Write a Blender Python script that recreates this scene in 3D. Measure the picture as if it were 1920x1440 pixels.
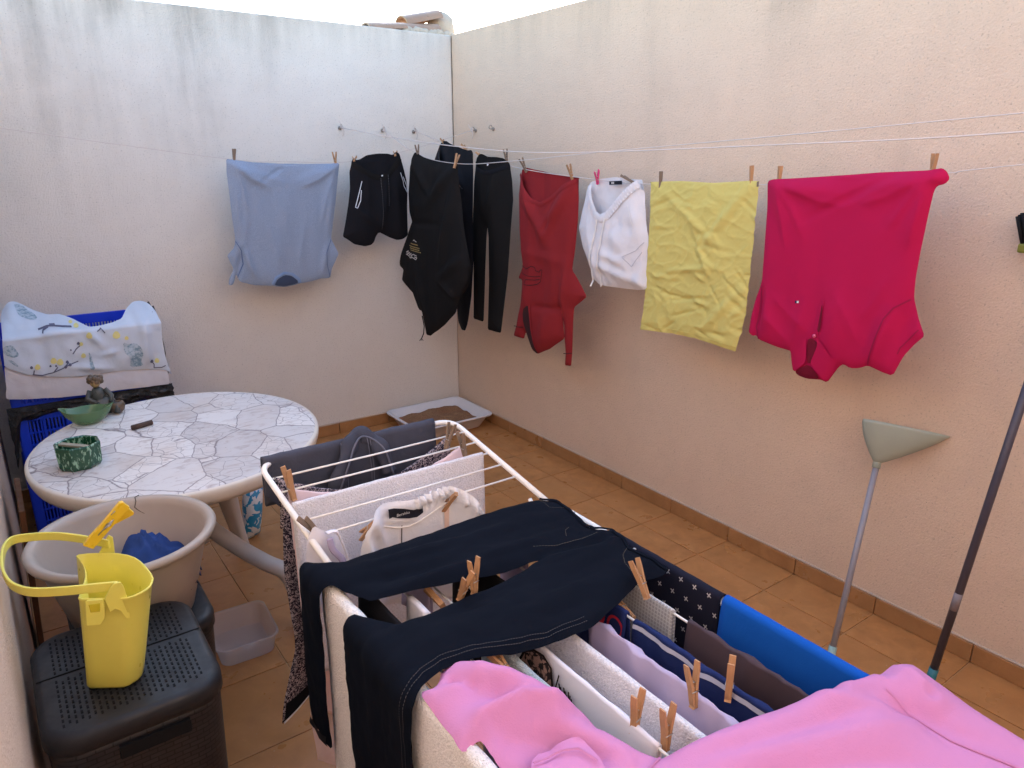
import bpy, bmesh, math, random
import numpy as np
from mathutils import Vector, Matrix
from mathutils.geometry import delaunay_2d_cdt

for o in list(bpy.data.objects):
    bpy.data.objects.remove(o)
scene = bpy.context.scene
COL = scene.collection
random.seed(7)
R = math.radians

# ------------------------------------------------------------------ camera
CAM = np.array([-2.522, -4.142, 1.65])
FPX, PITCH, YAW = 1358.0, R(17.07), R(35.7)
FH = np.array([math.sin(YAW), math.cos(YAW), 0.0])
RT = np.array([math.cos(YAW), -math.sin(YAW), 0.0])
FW = FH * math.cos(PITCH) - np.array([0, 0, math.sin(PITCH)])
UPV = FH * math.sin(PITCH) + np.array([0, 0, math.cos(PITCH)])
cd = bpy.data.cameras.new("camera")
cam = bpy.data.objects.new("camera", cd)
COL.objects.link(cam)
cam.location = CAM
cam.rotation_euler = (R(90) - PITCH, 0, -YAW)
cd.sensor_width = 36.0
cd.lens = FPX / 1920.0 * 36.0
cd.clip_start, cd.clip_end = 0.02, 300.0
scene.camera = cam

# ------------------------------------------------------------------ world, sun, exposure
SUN_EL, SUN_AZ = R(17), R(48)          # azimuth measured from +Y towards +X
w = bpy.data.worlds.new("World")
scene.world = w
w.use_nodes = True
wn = w.node_tree.nodes
sky = wn.new("ShaderNodeTexSky")
sky.sky_type = 'NISHITA'
sky.sun_disc = False
sky.sun_elevation = SUN_EL
sky.sun_rotation = SUN_AZ
sky.air_density = 1.0
sky.dust_density = 1.0
sky.ozone_density = 1.0
bg = wn["Background"]
bg.inputs["Strength"].default_value = 0.15
w.node_tree.links.new(sky.outputs[0], bg.inputs[0])
sl = bpy.data.lights.new("sun", 'SUN')
sl.energy = 2.0
sl.angle = R(0.5)
sl.color = (1.0, 0.96, 0.91)
sun = bpy.data.objects.new("sun", sl)
COL.objects.link(sun)
sdir = Vector((math.sin(SUN_AZ) * math.cos(SUN_EL), math.cos(SUN_AZ) * math.cos(SUN_EL), math.sin(SUN_EL)))
sun.rotation_euler = sdir.to_track_quat('Z', 'Y').to_euler()
sun.location = (3, 4, 6)
vs = scene.view_settings
vs.view_transform = 'Standard'
vs.look = 'None'
vs.gamma = 1.0
vs.use_curve_mapping = False
vs.exposure = 2.45
vs.use_white_balance = True
vs.white_balance_temperature = 6450.0
vs.white_balance_tint = 10.0
scene.cycles.max_bounces = 10
scene.cycles.diffuse_bounces = 6
scene.cycles.use_denoising = True

# ------------------------------------------------------------------ geometry of the place (metres)
# corner of the two walls at the origin; right wall is x = 0, back wall is y = 0, floor z = 0
WALL_H = 2.385
XL, YB = -2.615, -5.3                   # left wall, house wall behind the viewpoint
ROPE1_Y, ROPE2_X, ROPE3_X, ROPE4_X = -0.26, -0.76, -0.493, -0.286
TILE = 0.3425


def ray(x, y):
    return FW + RT * ((x - 960.0) / FPX) - UPV * ((y - 720.0) / FPX)


def onx(x, y, X):
    d = ray(x, y)
    return CAM + d * ((X - CAM[0]) / d[0])


def ony(x, y, Y):
    d = ray(x, y)
    return CAM + d * ((Y - CAM[1]) / d[1])


def onz(x, y, Z):
    d = ray(x, y)
    return CAM + d * ((Z - CAM[2]) / d[2])


def P_x(pts, X):
    return [(p[1], p[2]) for p in (onx(a, b, X) for a, b in pts)]


def P_y(pts, Y):
    return [(p[0], p[2]) for p in (ony(a, b, Y) for a, b in pts)]


def P_z(pts, Z):
    return [(p[0], p[1]) for p in (onz(a, b, Z) for a, b in pts)]


def zm(x0, y0, k):
    return lambda pts: [(x0 + a * k, y0 + b * k) for a, b in pts]


# ------------------------------------------------------------------ noise
def _hash(ix, iy, seed):
    h = (ix.astype(np.int64) * 374761393 + iy.astype(np.int64) * 668265263 + seed * 974634777) & 0xFFFFFFFF
    h = ((h ^ (h >> 13)) * 1274126177) & 0xFFFFFFFF
    h = h ^ (h >> 16)
    return (h & 0xFFFF) / 65535.0 * 2 * math.pi


def pn(x, y, seed=0):
    """gradient noise, about -0.7..0.7"""
    x = np.asarray(x, float); y = np.asarray(y, float)
    ix = np.floor(x); iy = np.floor(y)
    fx, fy = x - ix, y - iy
    sx = fx * fx * fx * (fx * (fx * 6 - 15) + 10)
    sy = fy * fy * fy * (fy * (fy * 6 - 15) + 10)
    def g(dx, dy):
        a = _hash(ix + dx, iy + dy, seed)
        return np.cos(a) * (fx - dx) + np.sin(a) * (fy - dy)
    n0 = g(0, 0) * (1 - sx) + g(1, 0) * sx
    n1 = g(0, 1) * (1 - sx) + g(1, 1) * sx
    return n0 * (1 - sy) + n1 * sy


def ridge(u, v, a, b, width, amp, taper=True):
    """a soft fold running from a to b"""
    ax, ay = a; bx, by = b
    dx, dy = bx - ax, by - ay
    L2 = dx * dx + dy * dy + 1e-9
    t = ((u - ax) * dx + (v - ay) * dy) / L2
    tc = np.clip(t, 0, 1)
    d2 = (u - ax - tc * dx) ** 2 + (v - ay - tc * dy) ** 2
    k = np.exp(-d2 / (2 * width * width)) * amp
    if taper:
        k = k * (0.35 + 0.65 * np.sin(np.clip(tc, 0, 1) * math.pi))
    return k


def crease(u, v, pts, width, amp):
    """a crisp fold along a polyline: sharp crest, soft flanks"""
    d = np.full(np.shape(u), 1e9)
    for (ax, ay), (bx, by) in zip(pts[:-1], pts[1:]):
        dx, dy = bx - ax, by - ay
        t = np.clip(((u - ax) * dx + (v - ay) * dy) / (dx * dx + dy * dy + 1e-12), 0, 1)
        d = np.minimum(d, np.hypot(u - ax - t * dx, v - ay - t * dy))
    L = math.hypot(pts[-1][0] - pts[0][0], pts[-1][1] - pts[0][1])
    e = np.minimum(np.hypot(u - pts[0][0], v - pts[0][1]), np.hypot(u - pts[-1][0], v - pts[-1][1])) / (0.3 * L)
    return amp * np.exp(-np.sqrt(d * d + (0.25 * width) ** 2) / width) * 1.28 * np.clip(0.25 + e, 0, 1)


# ------------------------------------------------------------------ object helpers
def world_of(o):
    if o.parent is None:
        return o.matrix_basis.copy()
    return world_of(o.parent) @ o.matrix_parent_inverse @ o.matrix_basis


def tag(o, label=None, cat=None, group=None, kind=None):
    if label: o["label"] = label
    if cat: o["category"] = cat
    if group: o["group"] = group
    if kind: o["kind"] = kind
    return o


def empty(name, loc=(0, 0, 0), label=None, cat=None, group=None):
    o = bpy.data.objects.new(name, None)
    o.empty_display_size = 0.05
    COL.objects.link(o)
    o.location = loc
    return tag(o, label, cat, group)


def link_mesh(name, me, parent=None, local=False):
    o = bpy.data.objects.new(name, me)
    COL.objects.link(o)
    if parent is not None:
        o.parent = parent
        if not local:
            o.matrix_parent_inverse = world_of(parent).inverted()
    return o


def mesh(name, V, F, mat, parent=None, smooth=True, uv=None, local=False):
    me = bpy.data.meshes.new(name)
    V = [tuple(float(c) for c in v) for v in V]
    me.from_pydata(V, [], [tuple(int(i) for i in f) for f in F])
    if uv is not None:
        l = me.uv_layers.new(name="UVMap")
        idx = np.zeros(len(me.loops), dtype=np.int32)
        me.loops.foreach_get("vertex_index", idx)
        l.data.foreach_set("uv", np.asarray(uv, dtype=np.float32)[idx].ravel())
    me.materials.append(mat)
    me.validate()
    if smooth:
        me.polygons.foreach_set("use_smooth", [True] * len(me.polygons))
    return link_mesh(name, me, parent, local)


def bm_obj(name, bm, mat, parent=None, smooth=False, local=False):
    me = bpy.data.meshes.new(name)
    bm.normal_update()
    bm.to_mesh(me)
    bm.free()
    me.materials.append(mat)
    if smooth:
        me.polygons.foreach_set("use_smooth", [True] * len(me.polygons))
    return link_mesh(name, me, parent, local)


def bm_box(bm, c, s, bevel=0.0, seg=2, rot=None, taper=None):
    r = bmesh.ops.create_cube(bm, size=1.0)
    vs_ = r["verts"]
    for v in vs_:
        x, y, z = v.co
        k = 1.0
        if taper and z < 0:
            k = taper
        v.co = Vector((x * s[0] * k, y * s[1] * k, z * s[2]))
    if bevel > 0:
        es = list({e for v in vs_ for e in v.link_edges})
        rr = bmesh.ops.bevel(bm, geom=es, offset=bevel, segments=seg, affect='EDGES', profile=0.6)
        vs_ = list({v for f in rr["faces"] for v in f.verts} | {v for v in vs_ if v.is_valid})
    M = Matrix.Translation(Vector(c))
    if rot is not None:
        M = M @ rot.to_4x4()
    bmesh.ops.transform(bm, matrix=M, verts=vs_)
    return vs_


def box(name, c, s, mat, parent=None, bevel=0.0, seg=2, rot=None, smooth=False, taper=None, local=False):
    bm = bmesh.new()
    bm_box(bm, c, s, bevel, seg, rot, taper)
    return bm_obj(name, bm, mat, parent, smooth, local)


class Geo:
    """collects pieces of one mesh"""
    def __init__(s):
        s.V = []; s.F = []; s.UV = []

    def add(s, V, F, uv=None):
        b = len(s.V)
        s.V += [tuple(v) for v in V]
        s.F += [tuple(i + b for i in f) for f in F]
        s.UV += list(uv) if uv is not None else [(v[0], v[1]) for v in V]

    def tube(s, path, r, n=8, cap=True, flat=None):
        path = [Vector(p) for p in path]
        rs = r if hasattr(r, "__len__") else [r] * len(path)
        V = []; F = []
        t0 = (path[1] - path[0]).normalized()
        up = Vector((0, 0, 1)) if abs(t0.z) < 0.9 else Vector((0, 1, 0))
        side = t0.cross(up).normalized()
        for i, p in enumerate(path):
            a = path[max(i - 1, 0)]; b = path[min(i + 1, len(path) - 1)]
            t = (b - a).normalized()
            side = (side - t * side.dot(t)).normalized()
            nor = t.cross(side).normalized()
            for k in range(n):
                an = 2 * math.pi * k / n
                f = flat if flat else 1.0
                V.append(p + side * math.cos(an) * rs[i] + nor * math.sin(an) * rs[i] * f)
        for i in range(len(path) - 1):
            for k in range(n):
                F.append((i * n + k, i * n + (k + 1) % n, (i + 1) * n + (k + 1) % n, (i + 1) * n + k))
        if cap:
            F.append(tuple(range(n - 1, -1, -1)))
            F.append(tuple((len(path) - 1) * n + k for k in range(n)))
        s.add(V, F)
        return s

    def loft(s, rings, closed=True, cap0=False, cap1=False):
        n = len(rings[0]); V = [p for r in rings for p in r]; F = []
        m = n if closed else n - 1
        for i in range(len(rings) - 1):
            for k in range(m):
                F.append((i * n + k, i * n + (k + 1) % n, (i + 1) * n + (k + 1) % n, (i + 1) * n + k))
        if cap0: F.append(tuple(range(n - 1, -1, -1)))
        if cap1: F.append(tuple((len(rings) - 1) * n + k for k in range(n)))
        s.add(V, F)
        return s

    def ball(s, c, r, nu=12, nv=8, rot=None, lump=0.0, seed=0):
        V = []; F = []
        rr = r if hasattr(r, "__len__") else (r, r, r)
        for j in range(nv + 1):
            th = math.pi * j / nv
            for i in range(nu):
                ph = 2 * math.pi * i / nu
                k = 1 + lump * float(pn(i * 0.9 + seed, j * 0.9, seed))
                v = Vector((rr[0] * math.sin(th) * math.cos(ph) * k, rr[1] * math.sin(th) * math.sin(ph) * k, rr[2] * math.cos(th) * k))
                if rot is not None: v = rot @ v
                V.append(Vector(c) + v)
        for j in range(nv):
            for i in range(nu):
                F.append((j * nu + i, (j + 1) * nu + i, (j + 1) * nu + (i + 1) % nu, j * nu + (i + 1) % nu))
        s.add(V, F)
        return s

    def box(s, c, sz, rot=None):
        x, y, z = (k / 2 for k in sz)
        V = [Vector(p) for p in [(-x, -y, -z), (x, -y, -z), (x, y, -z), (-x, y, -z), (-x, -y, z), (x, -y, z), (x, y, z), (-x, y, z)]]
        if rot is not None: V = [rot @ v for v in V]
        V = [v + Vector(c) for v in V]
        s.add(V, [(3, 2, 1, 0), (4, 5, 6, 7), (0, 1, 5, 4), (1, 2, 6, 5), (2, 3, 7, 6), (3, 0, 4, 7)])
        return s

    def build(s, name, mat, parent=None, smooth=True, local=False, uv=False):
        return mesh(name, s.V, s.F, mat, parent, smooth, s.UV if uv else None, local)


# ------------------------------------------------------------------ materials
class NT:
    def __init__(s, name):
        s.m = bpy.data.materials.new(name)
        s.m.use_nodes = True
        s.t = s.m.node_tree
        s.b = s.t.nodes["Principled BSDF"]

    def n(s, ty, **kw):
        x = s.t.nodes.new(ty)
        for k, v in kw.items():
            if k.startswith("i_"):
                x.inputs[k[2:]].default_value = v
            else:
                setattr(x, k, v)
        return x

    def l(s, a, b):
        s.t.links.new(a, b)

    def math(s, op, a, b=None, c=None, clamp=False):
        x = s.n("ShaderNodeMath", operation=op, use_clamp=clamp)
        for i, v in enumerate((a, b, c)):
            if v is None: continue
            if isinstance(v, (int, float)): x.inputs[i].default_value = v
            else: s.l(v, x.inputs[i])
        return x.outputs[0]

    def mix(s, fac, a, b, blend='MIX'):
        x = s.n("ShaderNodeMix", data_type='RGBA', blend_type=blend)
        for i, v in ((0, fac), (6, a), (7, b)):
            if isinstance(v, (int, float)): x.inputs[i].default_value = v
            elif isinstance(v, tuple): x.inputs[i].default_value = (*v[:3], 1)
            else: s.l(v, x.inputs[i])
        return x.outputs[2]

    def ramp(s, fac, stops, interp='LINEAR'):
        x = s.n("ShaderNodeValToRGB")
        x.color_ramp.interpolation = interp
        e = x.color_ramp.elements
        while len(e) < len(stops): e.new(0.5)
        for k, (p, c) in zip(e, stops):
            k.position = p
            k.color = (*c[:3], 1) if isinstance(c, tuple) else (c, c, c, 1)
        s.l(fac, x.inputs[0])
        return x.outputs[0]

    def coord(s, which="Object", scale=(1, 1, 1), rot=(0, 0, 0), loc=(0, 0, 0)):
        tc = s.n("ShaderNodeTexCoord")
        mp = s.n("ShaderNodeMapping")
        mp.inputs["Scale"].default_value = scale
        mp.inputs["Rotation"].default_value = rot
        mp.inputs["Location"].default_value = loc
        s.l(tc.outputs[which], mp.inputs[0])
        return mp.outputs[0]

    def noise(s, vec, scale, detail=3, rough=0.55, dist=0.0):
        x = s.n("ShaderNodeTexNoise")
        x.inputs["Scale"].default_value = scale
        x.inputs["Detail"].default_value = detail
        x.inputs["Roughness"].default_value = rough
        x.inputs["Distortion"].default_value = dist
        s.l(vec, x.inputs["Vector"])
        return x.outputs["Fac"]

    def voro(s, vec, scale, feature='F1', rnd=1.0):
        x = s.n("ShaderNodeTexVoronoi", feature=feature)
        x.inputs["Scale"].default_value = scale
        x.inputs["Randomness"].default_value = rnd
        s.l(vec, x.inputs["Vector"])
        return x

    def bump(s, h, strength=0.3, dist=0.002, prev=None):
        x = s.n("ShaderNodeBump")
        x.inputs["Strength"].default_value = strength
        x.inputs["Distance"].default_value = dist
        s.l(h, x.inputs["Height"])
        if prev is not None: s.l(prev, x.inputs["Normal"])
        return x.outputs[0]

    def out(s, color=None, rough=None, normal=None, **kw):
        if color is not None:
            if isinstance(color, tuple): s.b.inputs["Base Color"].default_value = (*color[:3], 1)
            else: s.l(color, s.b.inputs["Base Color"])
        if rough is not None:
            if isinstance(rough, (int, float)): s.b.inputs["Roughness"].default_value = rough
            else: s.l(rough, s.b.inputs["Roughness"])
        if normal is not None: s.l(normal, s.b.inputs["Normal"])
        for k, v in kw.items():
            s.b.inputs[k.replace("_", " ")].default_value = v
        return s.m


def lin(r, g, b):
    f = lambda c: ((c / 255.0) / 12.92 if c <= 10 else ((c / 255.0 + 0.055) / 1.055) ** 2.4)
    return (f(r), f(g), f(b))


def fabric(name, col, var=0.12, weave=900, wr=0.35, wscale=9.0, rough=0.9, sheen=0.0, heather=0.0, wdist=0.006, wbump=0.25, spec=None):
    spec = (0.06 if max(col) < 0.06 else 0.2) if spec is None else spec
    m = NT(name)
    co = m.coord()
    big = m.noise(co, 6, 3)
    fine = m.noise(co, weave, 2)
    c = m.mix(m.math('MULTIPLY', big, 1.0), tuple(k * (1 - var) for k in col), tuple(min(1, k * (1 + var)) for k in col))
    if heather > 0:
        h = m.noise(m.coord(scale=(1, 1, 2.5)), 260, 3, 0.7)
        c = m.mix(m.ramp(h, [(0.38, 0.0), (0.66, heather)]), c, tuple(min(1, k * 1.7 + 0.05) for k in col))
    wn_ = m.noise(co, wscale, 4, 0.6, 0.6)
    b1 = m.bump(wn_, wr, wdist)
    b2 = m.bump(fine, wbump, 0.0008, b1)
    return m.out(c, rough, b2, Sheen_Weight=sheen, Specular_IOR_Level=spec)


def terry(name, col, var=0.06):
    m = NT(name)
    co = m.coord()
    a = m.noise(co, 230, 3, 0.7)
    b = m.voro(co, 300)
    big = m.noise(co, 12, 3)
    c = m.mix(m.ramp(a, [(0.3, 0.0), (0.62, 1.0)]), tuple(k * 0.84 for k in col), tuple(min(1, k * (1 + var)) for k in col))
    b0 = m.bump(big, 0.4, 0.008)
    b1 = m.bump(a, 0.8, 0.005, b0)
    b2 = m.bump(b.outputs["Distance"], 0.5, 0.003, b1)
    return m.out(c, 0.95, b2, Sheen_Weight=0.15, Specular_IOR_Level=0.15)


def plastic(name, col, rough=0.4, var=0.06, dirt=0.0, bump=0.08, spec=0.4):
    m = NT(name)
    co = m.coord()
    n1 = m.noise(co, 18, 4)
    c = m.mix(n1, tuple(k * (1 - var) for k in col), tuple(min(1, k * (1 + var)) for k in col))
    if dirt > 0:
        d = m.noise(co, 7, 6, 0.7)
        c = m.mix(m.ramp(d, [(0.5, 0.0), (0.75, dirt)]), c, (0.12, 0.09, 0.06))
    r = m.ramp(m.noise(co, 30, 4), [(0.3, rough * 0.8), (0.7, min(1, rough * 1.3))])
    b = m.bump(m.noise(co, 260, 2), bump, 0.001)
    return m.out(c, r, b, Specular_IOR_Level=spec)


def flat(name, col, rough=0.8):
    m = NT(name)
    co = m.coord()
    c = m.mix(m.noise(co, 90, 3), tuple(k * 0.88 for k in col), tuple(min(1, k * 1.1) for k in col))
    return m.out(c, rough, m.bump(m.noise(co, 700, 2), 0.15, 0.0006), Specular_IOR_Level=0.25)


def wall_mat(name, col, pits=1.0, stains=(), edge=0.0, along='X'):
    m = NT(name)
    co = m.coord()
    big = m.noise(co, 0.9, 4, 0.6)
    med = m.noise(co, 7, 4, 0.6)
    c = m.mix(big, tuple(k * 0.84 for k in col), tuple(min(1, k * 1.06) for k in col))
    c = m.mix(m.math('MULTIPLY', m.ramp(med, [(0.45, 0.0), (0.75, 1.0)]), 0.16), c, tuple(k * 0.7 for k in col))
    # trowel pits with grey grains
    grain = m.noise(co, 135, 3, 0.7)
    pit = m.ramp(m.noise(co, 125, 3, 0.65), [(0.30, 1.0), (0.42, 0.0)])
    c = m.mix(m.math('MULTIPLY', pit, 0.5 * pits), c, tuple(k * 0.42 for k in col))
    sp = m.voro(co, 60)
    spk = m.ramp(sp.outputs["Distance"], [(0.05, 1.0), (0.10, 0.0)])
    sel = m.ramp(m.noise(co, 15, 2), [(0.5, 0.0), (0.55, 1.0)])
    c = m.mix(m.math('MULTIPLY', m.math('MULTIPLY', spk, sel), 0.7 * pits), c, (0.10, 0.09, 0.08))
    if stains or edge:
        sep = m.n("ShaderNodeSeparateXYZ")
        m.l(m.coord(), sep.inputs[0])
        axis = sep.outputs[0] if along == 'X' else sep.outputs[1]
        wob = m.noise(m.coord(scale=(1, 1, 0.6)), 3.0, 4, 0.6)
        ax2 = m.math('ADD', axis, m.math('MULTIPLY', m.math('SUBTRACT', wob, 0.5), 0.35))
        streak = m.ramp(m.noise(m.coord(scale=(7, 7, 0.8)), 1.6, 5, 0.62), [(0.30, 0.25), (0.66, 1.0)])
        cloud = m.ramp(m.noise(co, 2.6, 5, 0.65), [(0.30, 0.3), (0.65, 1.0)])
        tot = None
        for (pos, wd, z0, z1, amt) in stains:      # rain streaks and mould below the coping
            dx = m.math('DIVIDE', m.math('SUBTRACT', ax2, pos), wd)
            gx = m.math('POWER', 2.718, m.math('MULTIPLY', m.math('MULTIPLY', dx, dx), -1.0))
            gz = m.math('MULTIPLY', m.ramp(m.math('SUBTRACT', sep.outputs[2], z0), [(0.0, 0.0), (max(0.05, min(1.0, z1 - z0)), 1.0)]), amt)
            k = m.math('MULTIPLY', gx, gz)
            tot = k if tot is None else m.math('MAXIMUM', tot, k)
        if tot is not None:
            k = m.math('MULTIPLY', m.math('MULTIPLY', tot, streak), cloud)
            c = m.mix(k, c, (0.17, 0.155, 0.135))
        if edge:
            e_ = m.ramp(m.math('SUBTRACT', sep.outputs[2], WALL_H - 0.30), [(0.0, 0.0), (0.30, 1.0)])
            e_ = m.math('MULTIPLY', m.math('MULTIPLY', e_, e_), m.math('MULTIPLY', streak, edge))
            c = m.mix(e_, c, (0.22, 0.20, 0.18))
    b1 = m.bump(m.noise(co, 9, 4, 0.6), 0.5, 0.012)
    b2 = m.bump(grain, 0.75, 0.006, b1)
    b3 = m.bump(pit, -0.8, 0.005, b2)
    return m.out(c, 0.95, b3, Specular_IOR_Level=0.15)


def tile_mat(name, base, dark):
    m = NT(name)
    co = m.coord(which="Object")
    oi = m.n("ShaderNodeObjectInfo")
    ad = m.n("ShaderNodeVectorMath", operation='ADD')
    cmb = m.n("ShaderNodeCombineXYZ")
    m.l(m.math('MULTIPLY', oi.outputs["Random"], 37.0), cmb.inputs[0])
    m.l(m.math('MULTIPLY', oi.outputs["Random"], 91.0), cmb.inputs[1])
    m.l(co, ad.inputs[0]); m.l(cmb.outputs[0], ad.inputs[1])
    v = ad.outputs[0]
    n1 = m.noise(v, 11, 5, 0.62, 0.5)
    n2 = m.noise(v, 45, 4, 0.6)
    c = m.mix(m.ramp(n1, [(0.28, 0.0), (0.68, 1.0)]), dark, base)
    c = m.mix(m.math('MULTIPLY', n2, 0.35), c, tuple(k * 0.7 for k in dark))
    c = m.mix(m.math('MULTIPLY', oi.outputs["Random"], 0.55), c, tuple(k * 0.78 for k in base))
    dust = m.voro(v, 26)
    c = m.mix(m.ramp(dust.outputs["Distance"], [(0.045, 0.7), (0.075, 0.0)]), c, m.mix(m.noise(v, 5, 2), dark, (0.55, 0.46, 0.36)))
    grime = m.ramp(m.noise(v, 4.5, 6, 0.7), [(0.54, 0.0), (0.74, 0.28)])
    c = m.mix(grime, c, tuple(k * 0.62 for k in dark))
    r = m.ramp(m.noise(v, 9, 4), [(0.3, 0.24), (0.7, 0.50)])
    b = m.bump(m.noise(v, 60, 3), 0.12, 0.002)
    return m.out(c, r, b, Specular_IOR_Level=0.5)


# ------------------------------------------------------------------ cloth built from flat outlines
def inside(poly, P):
    x, y = P[:, 0], P[:, 1]
    r = np.zeros(len(P), bool)
    n = len(poly)
    j = n - 1
    for i in range(n):
        xi, yi = poly[i]; xj, yj = poly[j]
        c = ((yi > y) != (yj > y)) & (x < (xj - xi) * (y - yi) / (yj - yi + 1e-12) + xi)
        r ^= c
        j = i
    return r


def seg_dist(P, A, B):
    d = B - A
    L2 = (d * d).sum(1) + 1e-12
    best = np.full(len(P), 1e9)
    for a, dd, l2 in zip(A, d, L2):
        t = np.clip(((P - a) @ dd) / l2, 0, 1)
        q = P - a - t[:, None] * dd
        best = np.minimum(best, (q * q).sum(1))
    return np.sqrt(best)


def chaikin(pts, it=2, keep=None):
    pts = [np.array(p, float) for p in pts]
    for _ in range(it):
        out = []
        n = len(pts)
        for i in range(n):
            a, b = pts[i], pts[(i + 1) % n]
            out += [a * 0.78 + b * 0.22, a * 0.22 + b * 0.78]
        pts = out
    return np.array(pts)


def subdiv(poly, h):
    out = []
    n = len(poly)
    for i in range(n):
        a, b = poly[i], poly[(i + 1) % n]
        k = max(1, int(math.ceil(np.linalg.norm(b - a) / h)))
        for j in range(k):
            out.append(a + (b - a) * j / k)
    return np.array(out)


def triangulate(poly, h, seed=1):
    B = subdiv(poly, h)
    lo, hi = B.min(0), B.max(0)
    gx = np.arange(lo[0], hi[0], h)
    gy = np.arange(lo[1], hi[1], h * 0.87)
    G = np.array([(x + (0.5 * h if k % 2 else 0), y) for k, y in enumerate(gy) for x in gx]) if len(gx) and len(gy) else np.zeros((0, 2))
    if len(G):
        rs = np.random.RandomState(seed)
        G = G + rs.uniform(-0.12, 0.12, G.shape) * h
        G = G[inside(B, G)]
    if len(G):
        n = len(B)
        G = G[seg_dist(G, B, np.roll(B, -1, 0)) > h * 0.5]
    P = np.vstack([B, G]) if len(G) else B
    n = len(B)
    edges = [(i, (i + 1) % n) for i in range(n)]
    r = delaunay_2d_cdt([Vector(p) for p in P], edges, [], 1, 1e-6)
    V = np.array([tuple(v) for v in r[0]])
    F = [tuple(f) for f in r[2]]
    if F:
        C = np.array([V[list(f)].mean(0) for f in F])
        ok = inside(B, C)
        F = [f for f, k in zip(F, ok) if k]
    return V, F, B


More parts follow.
